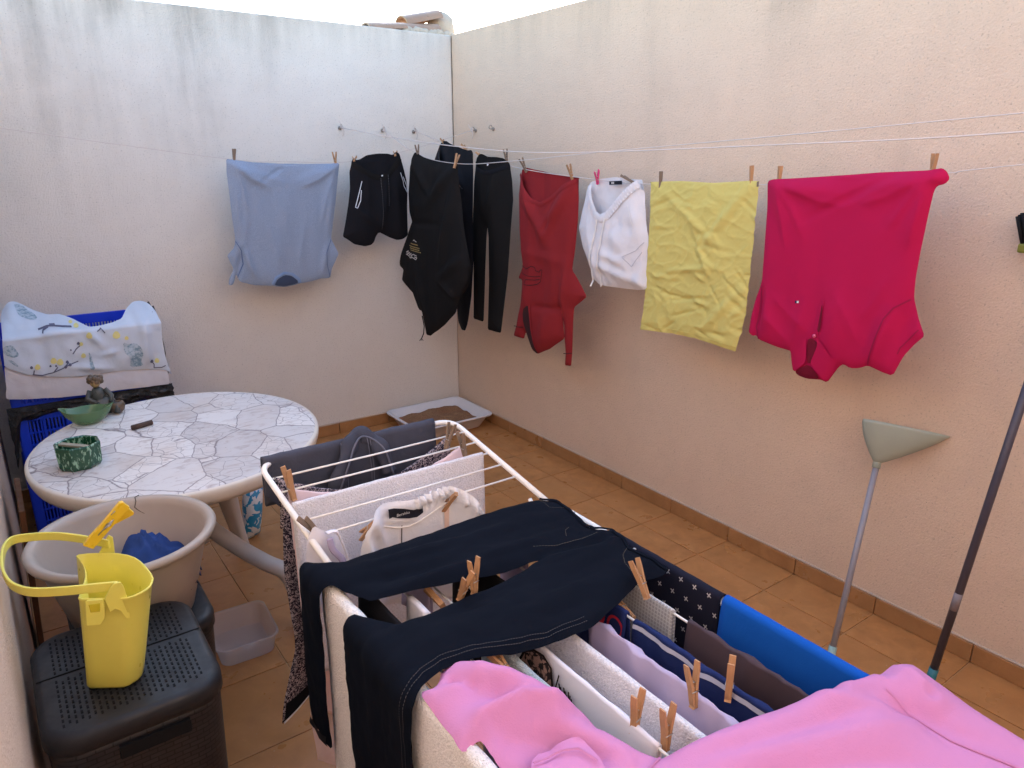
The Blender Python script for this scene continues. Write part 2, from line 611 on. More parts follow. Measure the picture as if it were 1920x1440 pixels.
class Cloth:
    """A garment: flat outline(s) in (u, v) metres, puffed to a real thickness, folded, and hung by `place`."""
    def __init__(s, outline, place, t=0.012, tb=None, soft=0.03, fold=None, h=0.011, smooth=1, open_top=None, front=None):
        s.place, s.t, s.tb, s.soft, s.fold, s.h = place, t, t if tb is None else tb, soft, fold, h
        outline = subdiv(np.array(outline, float), 0.04) if smooth else outline
        front = subdiv(np.array(front, float), 0.04) if (smooth and front is not None) else front
        s.back = chaikin(outline, smooth) if smooth else np.array(outline, float)
        s.frontp = s.back if front is None else (chaikin(front, smooth) if smooth else np.array(front, float))
        A = s.back; Bq = np.roll(A, -1, 0)
        if open_top is not None:          # outline pieces that are open edges (waist, hem): not pinched shut
            mid = (A + Bq) / 2
            flat_ = np.abs(Bq[:, 0] - A[:, 0]) > 0.8 * np.abs(Bq[:, 1] - A[:, 1])
            keep = np.array([not (open_top(m[0], m[1]) and fl) for m, fl in zip(mid, flat_)])
            A, Bq = A[keep], Bq[keep]
        s.A, s.B = A, Bq
        s.rope_top = 0.0

    def off(s, P, side):
        P = np.asarray(P, float).reshape(-1, 2)
        d = seg_dist(P, s.A, s.B)
        n = (s.t if side > 0 else -s.tb) * (1 - np.exp(-d / s.soft))
        if s.fold is not None:
            n = n + s.fold(P[:, 0], P[:, 1])
        if s.rope_top:
            m_ = (P[:, 1] > s.back[:, 1].max() - s.rope_top) & (d > 0.002)
            n = np.where(m_, np.maximum(n, 0.0035) if side > 0 else np.minimum(n, -0.0035), n)
        return n

    def pts(s, P, side=1, eps=0.0):
        P = np.asarray(P, float).reshape(-1, 2)
        n = s.off(P, side) + eps * side
        return s.place(P[:, 0], P[:, 1], n)

    def build(s, name, mat, parent=None, weld=False, sides=(1, -1)):
        V = []; F = []; UV = []
        for side in sides:
            poly = s.frontp if side > 0 else s.back
            v, f, _ = triangulate(poly, s.h)
            b = len(V)
            V += [tuple(p) for p in s.pts(v, side)]
            UV += [tuple(p) for p in v]
            p0 = V[b:]
            F += [tuple(i + b for i in (q if side > 0 else q[::-1])) for q in f]
        o = mesh(name, V, F, mat, parent, True, UV)
        if weld:
            bm = bmesh.new(); bm.from_mesh(o.data)
            bmesh.ops.remove_doubles(bm, verts=bm.verts, dist=0.0007)
            bm.to_mesh(o.data); bm.free()
        return o

    def ribbon(s, name, pts, width, mat, parent, eps=0.002, h=0.008, side=1, thick=0.0):
        pts = [np.array(p, float) for p in pts]
        Q = [pts[0]]
        for a, b in zip(pts[:-1], pts[1:]):
            k = max(1, int(np.linalg.norm(b - a) / h))
            Q += [a + (b - a) * (j + 1) / k for j in range(k)]
        Q = np.array(Q)
        T = np.gradient(Q, axis=0)
        T /= np.linalg.norm(T, axis=1)[:, None] + 1e-9
        N = np.stack([-T[:, 1], T[:, 0]], 1)
        wd = width if not hasattr(width, "__len__") else np.interp(np.linspace(0, 1, len(Q)), np.linspace(0, 1, len(width)), width)[:, None]
        L = Q + N * wd / 2; Rr = Q - N * wd / 2
        VL, VR, VM = s.pts(L, side, eps), s.pts(Rr, side, eps), s.pts(Q, side, eps + thick)
        n = len(Q)
        V = list(VL) + list(VM) + list(VR)
        F = []
        for i in range(n - 1):
            F += [(i, i + 1, n + i + 1, n + i), (n + i, n + i + 1, 2 * n + i + 1, 2 * n + i)]
        return mesh(name, V, F, mat, parent, True, list(L) + list(Q) + list(Rr))

    def patch(s, name, poly, mat, parent, eps=0.002, side=1, h=None, sm=1):
        poly = chaikin(poly, sm) if sm else np.array(poly, float)
        v, f, _ = triangulate(poly, h or s.h)
        return mesh(name, s.pts(v, side, eps), f if side > 0 else [q[::-1] for q in f], mat, parent, True, v)

    def text(s, name, body, at, size, mat, parent, angle=0.0, eps=0.003, flip=1, side=1):
        c = bpy.data.curves.new("lettering", 'FONT')
        c.body = body; c.size = size; c.align_x = 'CENTER'; c.align_y = 'CENTER'
        o = bpy.data.objects.new("lettering", c)
        COL.objects.link(o)
        dg = bpy.context.evaluated_depsgraph_get()
        me = o.evaluated_get(dg).to_mesh()
        V = np.array([v.co[:2] for v in me.vertices]); F = [tuple(p.vertices) for p in me.polygons]
        o.to_mesh_clear()
        bpy.data.objects.remove(o); bpy.data.curves.remove(c)
        V[:, 0] *= flip
        ca, sa = math.cos(angle), math.sin(angle)
        W = np.stack([at[0] + V[:, 0] * ca - V[:, 1] * sa, at[1] + V[:, 0] * sa + V[:, 1] * ca], 1)
        return mesh(name, s.pts(W, side, eps), F, mat, parent, False, W)


def hang_x(X):          # plane parallel to the right wall: u = y, v = z, bulging towards the yard
    return lambda u, v, n: np.stack([X - n, u, v], 1)


def hang_y(Y):          # plane parallel to the back wall: u = x, v = z
    return lambda u, v, n: np.stack([u, Y - n, v], 1)


def folds(seed, fu=6, fv=1.2, amp=0.008, top=None, grow=0.25, extra=(), fine=0.0, ffreq=25):
    def f(u, v):
        k = 1.0
        if top is not None:
            k = np.clip((top - v) / grow, 0.08, 1)
        n = amp * 1.4 * pn(u * fu + 3.1, v * fv + seed, seed) * k
        n = n + amp * 0.6 * pn(u * fu * 2.3, v * fv * 2.0 + 7, seed + 5) * k
        if fine:
            n = n + fine * pn(u * ffreq, v * ffreq, seed + 9)
        for (a, b, wd, am) in extra:
            n = n + ridge(u, v, a, b, wd, am)
        return n
    return f


# ------------------------------------------------------------------ cloth draped over a bar or wire
def drape(name, axis, pos, a0, a1, z, la, lb, mat, label=None, cat=None, group=None, thick=0.003, r=0.004, wave=0.012,
          freq=5.0, seed=1, sag=0.0, spread=0.004, hem=None, ends=None, h=0.012, parent=None, gather=0.0, slope=0.0, curl=0.0, crease=0.0):
    """axis 'X' or 'Y': direction of the wire. la/lb: hanging length on the low / high coordinate side."""
    na = max(3, int(abs(a1 - a0) / h) + 1)
    S = np.concatenate([np.linspace(-la, -r * 1.6, max(3, int(la / h))), np.linspace(-r * 1.2, r * 1.2, 5), np.linspace(r * 1.6, lb, max(3, int(lb / h)))])
    U = np.linspace(0, 1, na)
    uu, ss = np.meshgrid(U, S, indexing='ij')
    a = a0 + (a1 - a0) * uu
    L = np.where(ss < 0, la, lb)
    k = np.abs(ss) / L                     # 0 at wire, 1 at hem
    depth = np.abs(ss).copy()
    if hem is not None:
        depth = depth * (1 + hem(uu, ss) * k)
    arc = r * math.pi / 2
    ang = np.clip(ss / r, -math.pi / 2, math.pi / 2)
    c = r * np.sin(ang)
    zz = z + r * np.cos(ang) - np.maximum(depth - arc, 0)
    sg = np.sign(ss)
    env = np.clip(depth / 0.09, 0, 1)
    n1 = pn(a * freq, depth * 1.3 + sg * 4.0, seed) * 1.5 + 0.6 * pn(a * freq * 2.4, depth * 3 + sg * 2.0, seed + 3)
    c = c + sg * spread * env + wave * n1 * env + 0.25 * wave * pn(a * freq * 3, depth * 6 + sg, seed + 8)
    cre = np.exp(-((depth - 0.03) / 0.05) ** 2)
    c = c + sg * crease * np.maximum(0, pn(a * 26 + 0.6 * pn(depth * 14, a * 3, seed), depth * 4 + 2 * sg, seed + 21)) * cre
    zz = zz + 0.5 * crease * pn(a * 26, depth * 3, seed + 21) * np.clip(1 - depth / 0.05, 0, 1)
    if ends is not None:
        a = a + ends(uu, ss)
    if gather:
        a = a + (0.5 - uu) * gather * np.clip(depth / 0.3, 0, 1) * abs(a1 - a0)
    zz = zz - sag * np.sin(uu * math.pi) + 0.0018 * pn(a * 30, ss * 3, seed + 11) + slope * (uu - 0.5)
    if curl:
        c = c + curl * (np.abs(uu - 0.5) * 2) ** 3 * env
    if axis == 'X':
        V = np.stack([a, pos + c, zz], -1)
    else:
        V = np.stack([pos + c, a, zz], -1)
    ns = len(S)
    V = V.reshape(-1, 3)
    uv = np.stack([a.ravel(), ss.ravel()], 1)
    F = []
    for i in range(na - 1):
        for j in range(ns - 1):
            q = (i * ns + j, (i + 1) * ns + j, (i + 1) * ns + j + 1, i * ns + j + 1)
            F.append(q if axis == 'Y' else q[::-1])
    o = mesh(name, V, F, mat, parent, True, uv)
    md = o.modifiers.new("thickness", 'SOLIDIFY')
    md.thickness = thick
    md.offset = 1.0
    if label:
        tag(o, label, cat, group)
    o["_a"] = 0
    del o["_a"]
    return o, V.reshape(na, ns, 3), S


# ------------------------------------------------------------------ pegs
def peg_meshes():
    def prong(sign):
        L = 0.078
        prof = [(-0.44, 0.0052), (-0.40, 0.0030), (-0.30, 0.0044), (-0.10, 0.0052), (0.05, 0.0052), (0.30, 0.0046), (0.50, 0.0026)]
        V = []; F = []
        for (s_, th) in prof:
            zz = -s_ * L
            base = 0.0006 + max(0.0, s_ + 0.05) * 0.017
            for yy in (-0.0050, 0.0050):
                V.append((sign * base, yy, -zz)); V.append((sign * (base + th), yy, -zz))
        n = len(prof)
        for i in range(n - 1):
            b = i * 4
            F += [(b, b + 4, b + 6, b + 2), (b + 1, b + 3, b + 7, b + 5), (b, b + 1, b + 5, b + 4), (b + 2, b + 6, b + 7, b + 3)]
        F += [(0, 2, 3, 1), ((n - 1) * 4, (n - 1) * 4 + 1, (n - 1) * 4 + 3, (n - 1) * 4 + 2)]
        if sign < 0: F = [f[::-1] for f in F]
        return V, F
    return prong(1), prong(-1)


PEG_P, PEG_N = peg_meshes()
_peg_cache = {}


def peg_mesh(kind, mat):
    key = (kind, mat.name)
    if key in _peg_cache:
        return _peg_cache[key]
    if kind == "spring":
        g = Geo()
        for yy in (-0.0018, 0.0018):
            g.tube([(0.0052 * math.cos(t), yy, 0.003 + 0.0052 * math.sin(t)) for t in np.linspace(0, 2 * math.pi, 13)], 0.0011, 5, False)
        g.tube([(-0.0066, -0.0056, -0.006), (0.0066, -0.0056, -0.006)], 0.0009, 5)
        g.tube([(-0.0066, 0.0056, -0.006), (0.0066, 0.0056, -0.006)], 0.0009, 5)
        V, F = g.V, g.F
    else:
        V, F = PEG_P if kind == "p" else PEG_N
    me = bpy.data.meshes.new("prong" if kind != "spring" else "spring")
    me.from_pydata([tuple(v) for v in V], [], F)
    me.materials.append(mat)
    bm = bmesh.new(); bm.from_mesh(me)
    bmesh.ops.recalc_face_normals(bm, faces=bm.faces)
    bm.to_mesh(me); bm.free()
    if kind == "spring":
        me.polygons.foreach_set("use_smooth", [True] * len(me.polygons))
    _peg_cache[key] = me
    return me


PEG_N_COUNT = [0]


def peg(loc, label, along, tilt=0.0, lean=0.0, mat=None, group="wooden clothes pegs", scale=1.0, up=0.03, roll=0.0):
    """a spring peg biting at loc. along = direction (angle in plan) of the wire it bites; jaws point down."""
    mat = mat or M["peg"]
    root = empty("clothes_peg", (0, 0, 0), label, "clothes peg", group)
    Mx = Matrix.Translation(Vector(loc)) @ Matrix.Rotation(along + R(90), 4, 'Z') @ Matrix.Rotation(tilt, 4, 'X') @ Matrix.Rotation(lean, 4, 'Y') @ Matrix.Rotation(roll, 4, 'Z') @ Matrix.Translation((0, 0, up)) @ Matrix.Scale(scale, 4)
    root.matrix_basis = Mx
    for k in ("p", "n"):
        link_mesh("prong", peg_mesh(k, mat), root, True)
    link_mesh("spring", peg_mesh("spring", M["wire_steel"]), root, True)
    return root


# ------------------------------------------------------------------ material library
M = {}
M["peg"] = None


def wood(name, col):
    m = NT(name)
    co = m.coord(scale=(1, 1, 0.12))
    oi = m.n("ShaderNodeObjectInfo")
    n = m.noise(co, 420, 3)
    c = m.mix(n, tuple(k * 0.72 for k in col), tuple(min(1, k * 1.15) for k in col))
    c = m.mix(m.math('MULTIPLY', oi.outputs["Random"], 0.45), c, (col[0] * 0.62, col[1] * 0.66, col[2] * 0.75))
    return m.out(c, 0.7, m.bump(n, 0.3, 0.001))


M["peg"] = wood("peg_wood", lin(188, 142, 100))
M["peg_grey"] = wood("peg_weathered_wood", lin(138, 116, 96))
M["peg_pink"] = plastic("peg_pink_plastic", lin(226, 70, 130), 0.4)
M["wire_steel"] = NT("wire_steel").out((0.42, 0.41, 0.40), 0.35, None, Metallic=0.9)
M["rope"] = flat("rope_white", lin(206, 196, 190), 0.7)
M["white_metal"] = plastic("white_coated_metal", lin(236, 234, 230), 0.3, 0.03, 0.0, 0.03, 0.5)
M["hook"] = flat("hook_galvanised", (0.30, 0.26, 0.22), 0.5)

# =================================================================== SETTING
M["back_wall"] = wall_mat("back_wall_render", (0.78, 0.735, 0.675), 1.0, [(-2.20, 0.14, 1.45, 2.2, 0.66), (-1.52, 0.13, 1.50, 2.2, 0.78), (-1.90, 0.06, 2.10, 2.38, 1.0), (-1.15, 0.18, 1.85, 2.4, 0.5), (-2.05, 0.55, 1.2, 2.5, 0.36)], 0.42)
M["right_wall"] = wall_mat("right_wall_render", (0.75, 0.58, 0.44), 1.0, [(-2.36, 0.10, 1.90, 2.30, 0.60), (-3.1, 0.4, 1.8, 2.5, 0.28), (-1.32, 0.12, 2.0, 2.45, 0.35), (-0.7, 0.2, 1.9, 2.6, 0.25), (-2.9, 0.06, 0.25, 2.2, 0.16), (-1.7, 0.05, 0.3, 2.4, 0.14)], 0.22, 'Y')
M["left_wall"] = wall_mat("left_wall_render", (0.72, 0.55, 0.43), 0.4)
M["render_plain"] = wall_mat("rough_render_lip", (0.62, 0.50, 0.40), 0.6)
M["grout"] = flat("grout", lin(196, 160, 118), 0.95)
M["tile"] = tile_mat("floor_tile_glaze", (0.56, 0.262, 0.090), (0.36, 0.155, 0.050))
M["skirt"] = tile_mat("skirting_tile_glaze", (0.45, 0.225, 0.088), (0.31, 0.145, 0.052))


def wall_block(name, x0, x1, y0, y1, z0, z1, mat, n=(1, 1, 1), jitter=0.0):
    bm = bmesh.new()
    bm_box(bm, ((x0 + x1) / 2, (y0 + y1) / 2, (z0 + z1) / 2), (x1 - x0, y1 - y0, z1 - z0), 0.008, 2)
    return tag(bm_obj(name, bm, mat), kind="structure")


back_wall = wall_block("back_wall", -3.2, -0.002, 0.0, 0.22, -0.2, WALL_H, M["back_wall"])
right_wall = wall_block("right_wall", 0.0, 0.22, YB - 0.3, 0.24, -0.2, WALL_H + 0.004, M["right_wall"])
left_wall = wall_block("left_wall", XL - 0.22, XL, YB - 0.3, -0.003, -0.2, WALL_H + 0.002, M["left_wall"])
house_wall = wall_block("house_wall", XL + 0.003, -0.004, YB - 0.25, YB, -0.2, 3.7, M["left_wall"])

# floor: grout bed, then every tile
bm = bmesh.new()
bm_box(bm, (XL / 2, YB / 2, -0.054), (-XL + 0.1, -YB + 0.1, 0.1))
floor = tag(bm_obj("floor", bm, M["grout"]), kind="structure")
bm = bmesh.new()
bm_box(bm, (0, 0, 0), (TILE - 0.004, TILE - 0.004, 0.012), 0.0016, 2)
tile_ob = bm_obj("tile", bm, M["tile"], floor)
tile_me = tile_ob.data
first = True
for i in range(-8, 1):
    for j in range(-16, 1):
        x = -0.213 + TILE * (i + 0.5)
        y = -0.270 + TILE * (j + 0.5) + TILE
        if x + TILE / 2 < XL or y + TILE / 2 < YB: continue
        if x > 0.02: continue
        o = tile_ob if first else bpy.data.objects.new("tile", tile_me)
        if not first:
            COL.objects.link(o); o.parent = floor
        first = False
        o.location = (x, y, -0.006 + random.uniform(-0.0003, 0.0003))
        o.rotation_euler = (random.uniform(-0.0012, 0.0012), random.uniform(-0.0012, 0.0012), 0)
# column of cut tiles next to the right wall
bm = bmesh.new()
bm_box(bm, (0, 0, 0), (0.211, TILE - 0.004, 0.012), 0.0016, 2)
cut_me = bpy.data.meshes.new("tile"); bm.to_mesh(cut_me); bm.free(); cut_me.materials.append(M["tile"])
for j in range(-16, 1):
    y = -0.270 + TILE * (j + 0.5) + TILE
    if y + TILE / 2 < YB: continue
    o = bpy.data.objects.new("tile", cut_me); COL.objects.link(o); o.parent = floor
    o.location = (-0.213 + 0.002 + 0.1055, y, -0.006 + random.uniform(-0.0003, 0.0003))
    o.rotation_euler = (random.uniform(-0.0012, 0.0012), 0, 0)

# skirting: a strip of tiles at the foot of each wall
SK_H = 0.068


def skirt_mesh(L, along):
    bm = bmesh.new()
    s = (0.011, L - 0.003, SK_H) if along == 'Y' else (L - 0.003, 0.011, SK_H)
    bm_box(bm, (0, 0, 0), s, 0.003, 3)
    me = bpy.data.meshes.new("skirting_tile"); bm.to_mesh(me); bm.free(); me.materials.append(M["skirt"])
    return me


sk_y, sk_x = skirt_mesh(TILE, 'Y'), skirt_mesh(TILE, 'X')
for j in range(-16, 1):
    y = -0.270 + TILE * (j + 0.5)
    if y < YB: continue
    o = link_mesh("skirting_tile", sk_y, right_wall, True)
    o.location = (-0.0068 + random.uniform(-0.0005, 0.0005), y, SK_H / 2 + 0.0015)
    o2 = link_mesh("skirting_tile", sk_y, left_wall, True)
    o2.location = (XL + 0.0068, y, SK_H / 2 + 0.0015)
o = link_mesh("skirting_tile", skirt_mesh(0.252, 'Y'), right_wall, True); o.location = (-0.0068, -0.1425, SK_H / 2 + 0.0015)
for i in range(-7, 0):
    x = -0.213 + TILE * (i + 0.5)
    o = link_mesh("skirting_tile", sk_x, back_wall, True)
    o.location = (x, -0.0068 + random.uniform(-0.0005, 0.0005), SK_H / 2 + 0.0015)
o = link_mesh("skirting_tile", skirt_mesh(0.200, 'X'), back_wall, True); o.location = (-0.1125, -0.0068, SK_H / 2 + 0.0015)
# thin lip of rough mortar above the skirting
for nm, par, A, B_ in (("mortar_line", right_wall, (-0.003, -0.02, SK_H + 0.004), (-0.003, YB, SK_H + 0.004)), ("mortar_line", back_wall, (-0.02, -0.003, SK_H + 0.004), (XL, -0.003, SK_H + 0.004))):
    path = []
    for t in np.linspace(0, 1, 160):
        p = np.array(A) * (1 - t) + np.array(B_) * t
        p[2] += 0.002 * float(pn(t * 60, 0.3, 4))
        path.append(p)
    rr = [0.0045 + 0.003 * float(pn(t * 90, 1.7, 8)) for t in np.linspace(0, 1, 160)]
    Geo().tube(path, rr, 6).build(nm, M["render_plain"], par)

# hairline gap in the corner
M["crack"] = flat("corner_crack_dirt", (0.10, 0.085, 0.07), 0.95)
path = [(-0.004 + 0.0015 * float(pn(z * 9, 0.2, 3)), -0.004, z) for z in np.linspace(1.05, WALL_H - 0.005, 60)]
Geo().tube(path, [0.0014 + 0.0014 * float(pn(z * 14, 2, 5)) for z in np.linspace(1.05, WALL_H, 60)], 5).build("corner_crack", M["crack"], back_wall)

# neighbour's roof edge behind the corner: mortar bed and curved tiles
M["roof_tile"] = tile_mat("roof_clay", (0.42, 0.26, 0.17), (0.28, 0.17, 0.11))
M["mortar"] = wall_mat("roof_mortar", (0.55, 0.47, 0.38), 0.6)
roof = empty("roof_edge", (-0.2, 0.14, WALL_H), "weathered roof tiles on mortar peeking over the wall corner", "roof edge")


def roof_tile(p0, p1, w0, w1, name="roof_tile"):
    p0, p1 = Vector(p0), Vector(p1)
    t = (p1 - p0).normalized(); s = t.cross(Vector((0, 0, 1))).normalized(); u = s.cross(t)
    rings = []
    for th in (0.0, -0.014):
        for q, wd in ((p0, w0), (p1, w1)):
            rings.append([q + s * math.cos(a) * (wd + th) + u * math.sin(a) * (wd + th) * 0.62 for a in np.linspace(0, math.pi, 13)])
    g = Geo(); g.loft([rings[0], rings[1]], False); g.loft([rings[3], rings[2]], False); g.loft([rings[2], rings[0]], False); g.loft([rings[1], rings[3]], False)
    return g.build(name, M["roof_tile"], roof)


roof_tile((-0.52, 0.10, 2.375), (-0.27, 0.11, 2.405), 0.07, 0.06)
roof_tile((-0.33, 0.15, 2.39), (-0.02, 0.16, 2.42), 0.085, 0.075)
roof_tile((-0.22, 0.22, 2.44), (0.02, 0.20, 2.50), 0.10, 0.09)
g = Geo()
for k in range(14):
    t = k / 13
    g.ball((-0.30 + 0.34 * t, 0.075 + 0.02 * random.random(), 2.392 + 0.012 * random.random()), (0.03, 0.028, 0.022), 8, 6, None, 0.4, k)
g.build("mortar_bed", M["mortar"], roof)
g = Geo()
g.ball((0.06, 0.22, 2.45), (0.09, 0.08, 0.10), 14, 10, None, 0.25, 3)
g.build("mortar_cap", M["mortar"], roof)


# =================================================================== CLOTHES LINES AND HOOKS
def catenary(pts, n=60):
    """smooth curve through given points"""
    pts = [np.array(p, float) for p in pts]
    out = []
    for i in range(len(pts) - 1):
        p0 = pts[max(i - 1, 0)]; p1 = pts[i]; p2 = pts[i + 1]; p3 = pts[min(i + 2, len(pts) - 1)]
        for t in np.linspace(0, 1, n, endpoint=False):
            out.append(0.5 * ((2 * p1) + (-p0 + p2) * t + (2 * p0 - 5 * p1 + 4 * p2 - p3) * t * t + (-p0 + 3 * p1 - 3 * p2 + p3) * t ** 3))
    out.append(pts[-1])
    return out


def rope(label, pts, r=0.0018):
    o = Geo().tube(catenary(pts, 14), r, 6).build("clothes_line", M["rope"])
    return tag(o, label, "clothes line", "clothes lines over the yard")


def hook(loc, normal, label, knot=True, ring=False):
    n = Vector(normal)
    root = empty("wall_hook", loc, label, "hook", "hooks in the walls")
    L = Vector(loc)
    s = Vector((0, 0, 1)).cross(n)
    g = Geo()
    g.tube([L - n * 0.002, L + n * 0.004], 0.011, 10)
    g.build("plug", M["hook"], root)
    g = Geo()
    path = [L, L + n * 0.022]
    for t in np.linspace(0, 1.75 * math.pi, 14):
        path.append(L + n * (0.022 + 0.011 * math.sin(t)) + Vector((0, 0, 0.011 * (1 - math.cos(t)) * 0.9)))
    g.tube(path, 0.0022, 6)
    g.build("eye", M["hook"], root)
    if knot:
        g = Geo()
        for k in range(5):
            g.ball(L + n * (0.028 + 0.004 * random.random()) + s * random.uniform(-0.006, 0.006) + Vector((0, 0, random.uniform(-0.004, 0.012))), 0.0062, 8, 6, None, 0.3, k)
        a = L + n * 0.03
        g.tube([a, a + s * 0.012 - Vector((0, 0, 0.02)), a + s * 0.004 - Vector((0, 0, 0.045))], 0.0022, 6)
        g.tube([a, a - s * 0.010 + n * 0.01 + Vector((0, 0, 0.02)), a - s * 0.02 + n * 0.012 + Vector((0, 0, 0.035))], 0.0020, 6)
        g.build("knot", M["rope"], root)
    return root


hook((ROPE2_X, 0, 1.834), (0, -1, 0), "rusty hook with knotted cord, farthest from the corner on the pale wall")
hook((ROPE3_X, 0, 1.826), (0, -1, 0), "middle one of the three cord hooks in the pale wall")
hook((ROPE4_X, 0, 1.824), (0, -1, 0), "cord hook in the pale wall closest to the corner")
hook((0, ROPE1_Y, 1.828), (-1, 0, 0), "hook in the peach wall holding a white cord, just right of the corner")
hook((0, -0.45, 1.831), (-1, 0, 0), "bare ring hook in the peach wall beside the corner", False)

rope("white cord carrying the blue T-shirt and black shorts along the pale wall", [(XL, ROPE1_Y, 1.82), (-2.387, ROPE1_Y, 1.785), (-1.469, ROPE1_Y, 1.663), (-1.18, ROPE1_Y, 1.650), (-0.89, ROPE1_Y, 1.646), (-0.66, ROPE1_Y, 1.672), (-0.378, ROPE1_Y, 1.733), (-0.02, ROPE1_Y, 1.832)])
rope("bare white cord crossing in front of the black trousers from the far hook", [(ROPE2_X, -0.02, 1.836), (ROPE2_X, -0.56, 1.776), (ROPE2_X, -1.3, 1.712), (ROPE2_X, -1.96, 1.681), (ROPE2_X, -2.97, 1.694), (ROPE2_X, -3.48, 1.708), (ROPE2_X, -4.4, 1.76), (ROPE2_X, YB, 1.84)], 0.0021)
rope("white cord holding the black hoodie, rising to the upper right", [(ROPE3_X, -0.02, 1.828), (ROPE3_X, -0.434, 1.687), (ROPE3_X, -0.852, 1.640), (ROPE3_X, -1.318, 1.652), (ROPE3_X, -1.987, 1.689), (ROPE3_X, -3.373, 1.759), (ROPE3_X, YB, 1.87)])
rope("white cord carrying the red hoodie, yellow pillowcase and magenta polo shirt", [(ROPE4_X, -0.02, 1.826), (ROPE4_X, -0.376, 1.752), (ROPE4_X, -0.725, 1.680), (ROPE4_X, -1.098, 1.618), (ROPE4_X, -1.57, 1.580), (ROPE4_X, -2.0, 1.562), (ROPE4_X, -2.52, 1.573), (ROPE4_X, -2.85, 1.590), (ROPE4_X, -3.129, 1.618), (ROPE4_X, -3.4, 1.652), (ROPE4_X, YB, 1.86)])

# =================================================================== WASHING ON THE LINES
M["tee_seam"] = flat("blue_seam", lin(84, 104, 140))
M["tee_rib"] = fabric("blue_rib_knit", lin(124, 148, 184), 0.05, 900)
M["tee_blue"] = fabric("blue_heather_jersey", lin(126, 139, 160), 0.05, 700, 0.25, 7, heather=0.5)
M["tee_blue_shaded"] = fabric("blue_heather_shaded_inside", lin(62, 74, 98), 0.05, 700)  # darkened copy of the tee blue, painting the shade inside the neck
M["black"] = fabric("black_cotton", (0.013, 0.013, 0.016), 0.2, 700, 0.3, 9)  # this black and the next lifted slightly to imitate lens haze
M["black2"] = fabric("black_brushed_cotton", (0.014, 0.013, 0.013), 0.2, 700, 0.3, 9)
M["charcoal"] = fabric("charcoal_nylon", (0.016, 0.016, 0.020), 0.15, 700, 0.4, 12, 0.6)
M["red"] = fabric("red_sweatshirt_fleece", lin(134, 36, 40), 0.08, 500, 0.35, 8)
M["red_in"] = fabric("red_fleece_inside", lin(164, 44, 46), 0.08, 300, 0.3, 8)
M["maroon_dark"] = flat("maroon_thread_and_hood_shade", (0.035, 0.010, 0.012))  # thread colour; also paints the dark shade inside the red hood
M["white_cot"] = fabric("white_cotton", (0.72, 0.70, 0.72), 0.04, 700, 0.6, 12)
M["seam_white"] = flat("white_seam_shadow", (0.52, 0.51, 0.55))
M["white_cord"] = flat("white_drawcord", (0.80, 0.78, 0.76))
M["yellow"] = fabric("yellow_crumpled_cotton", lin(206, 192, 112), 0.06, 800, 0.5, 16)
M["magenta"] = fabric("magenta_pique", lin(178, 18, 72), 0.05, 420, 0.25, 6)
M["magenta_shaded"] = flat("magenta_shaded_inside", lin(112, 8, 40))  # darkened magenta painting the shade in placket, neck and collar
M["magenta_seam"] = flat("magenta_seam", lin(146, 14, 62))
M["white_line"] = flat("white_piping", (0.70, 0.74, 0.80))
M["silver_dots"] = flat("grey_cord", (0.12, 0.12, 0.13))
M["gold"] = flat("gold_print", lin(170, 148, 96))
M["pale_print"] = flat("pale_print", lin(190, 184, 176))
M["label_black"] = flat("black_woven_label", (0.012, 0.013, 0.022))
M["label_white"] = flat("white_label_print", (0.75, 0.75, 0.78))
M["navy"] = flat("navy_thread", (0.01, 0.015, 0.06))
M["button_pink"] = plastic("pink_button", lin(214, 90, 130), 0.3)

# --- blue T-shirt, hung by the hem
Z3 = zm(400, 220, 0.30559)
q1 = lambda pts: P_y(Z3(pts), ROPE1_Y)
out = q1([(78, 255), (130, 262), (250, 276), (400, 284), (560, 286), (700, 284), (772, 280), (764, 360), (752, 500), (735, 640), (724, 745), (748, 795), (768, 835), (748, 885), (728, 930), (716, 985), (660, 990), (600, 1008), (530, 1020), (500, 1030), (440, 1042), (360, 1034), (250, 1030), (165, 1010), (142, 965), (122, 1028), (95, 1032), (98, 992), (126, 935), (108, 895), (86, 850), (128, 800), (136, 755), (116, 620), (98, 470), (80, 330)])
U = lambda a, b: q1([(a, b)])[0]
ft = folds(11, 7, 1.4, 0.010, 1.66, 0.35, [
    (U(110, 290), U(330, 420), 0.016, 0.010), (U(150, 300), U(420, 400), 0.014, 0.007), (U(740, 300), U(500, 400), 0.016, 0.008),
    (U(400, 300), U(420, 330), 0.10, -0.008), (U(190, 790), U(240, 960), 0.012, 0.010), (U(200, 620), U(180, 820), 0.014, 0.009),
    (U(690, 800), U(670, 950), 0.012, 0.010), (U(130, 400), U(160, 700), 0.012, 0.007), (U(730, 400), U(700, 700), 0.012, 0.007),
    (U(300, 880), U(330, 1000), 0.018, 0.006), (U(180, 800), U(150, 980), 0.010, -0.014)])
ts = empty("t_shirt", (-1.18, ROPE1_Y, 1.05), "light blue heather T-shirt hanging upside down by its hem", "t-shirt")
ft0 = ft
def ft(u, v):
    n = ft0(u, v)
    for pp, wd, am in [([U(130, 290), U(230, 380), U(330, 420)], 0.016, 0.012), ([U(130, 295), U(180, 450), U(210, 620)], 0.014, 0.009), ([U(745, 300), U(640, 380), U(520, 430)], 0.016, 0.012), ([U(745, 305), U(690, 480), U(660, 650)], 0.014, 0.009), ([U(180, 800), U(215, 900), U(260, 985)], 0.012, 0.010), ([U(330, 640), U(380, 800), U(400, 920)], 0.02, 0.006), ([U(560, 620), U(540, 800), U(520, 930)], 0.02, 0.006)]:
        n = n + crease(u, v, pp, wd, am)
    return n
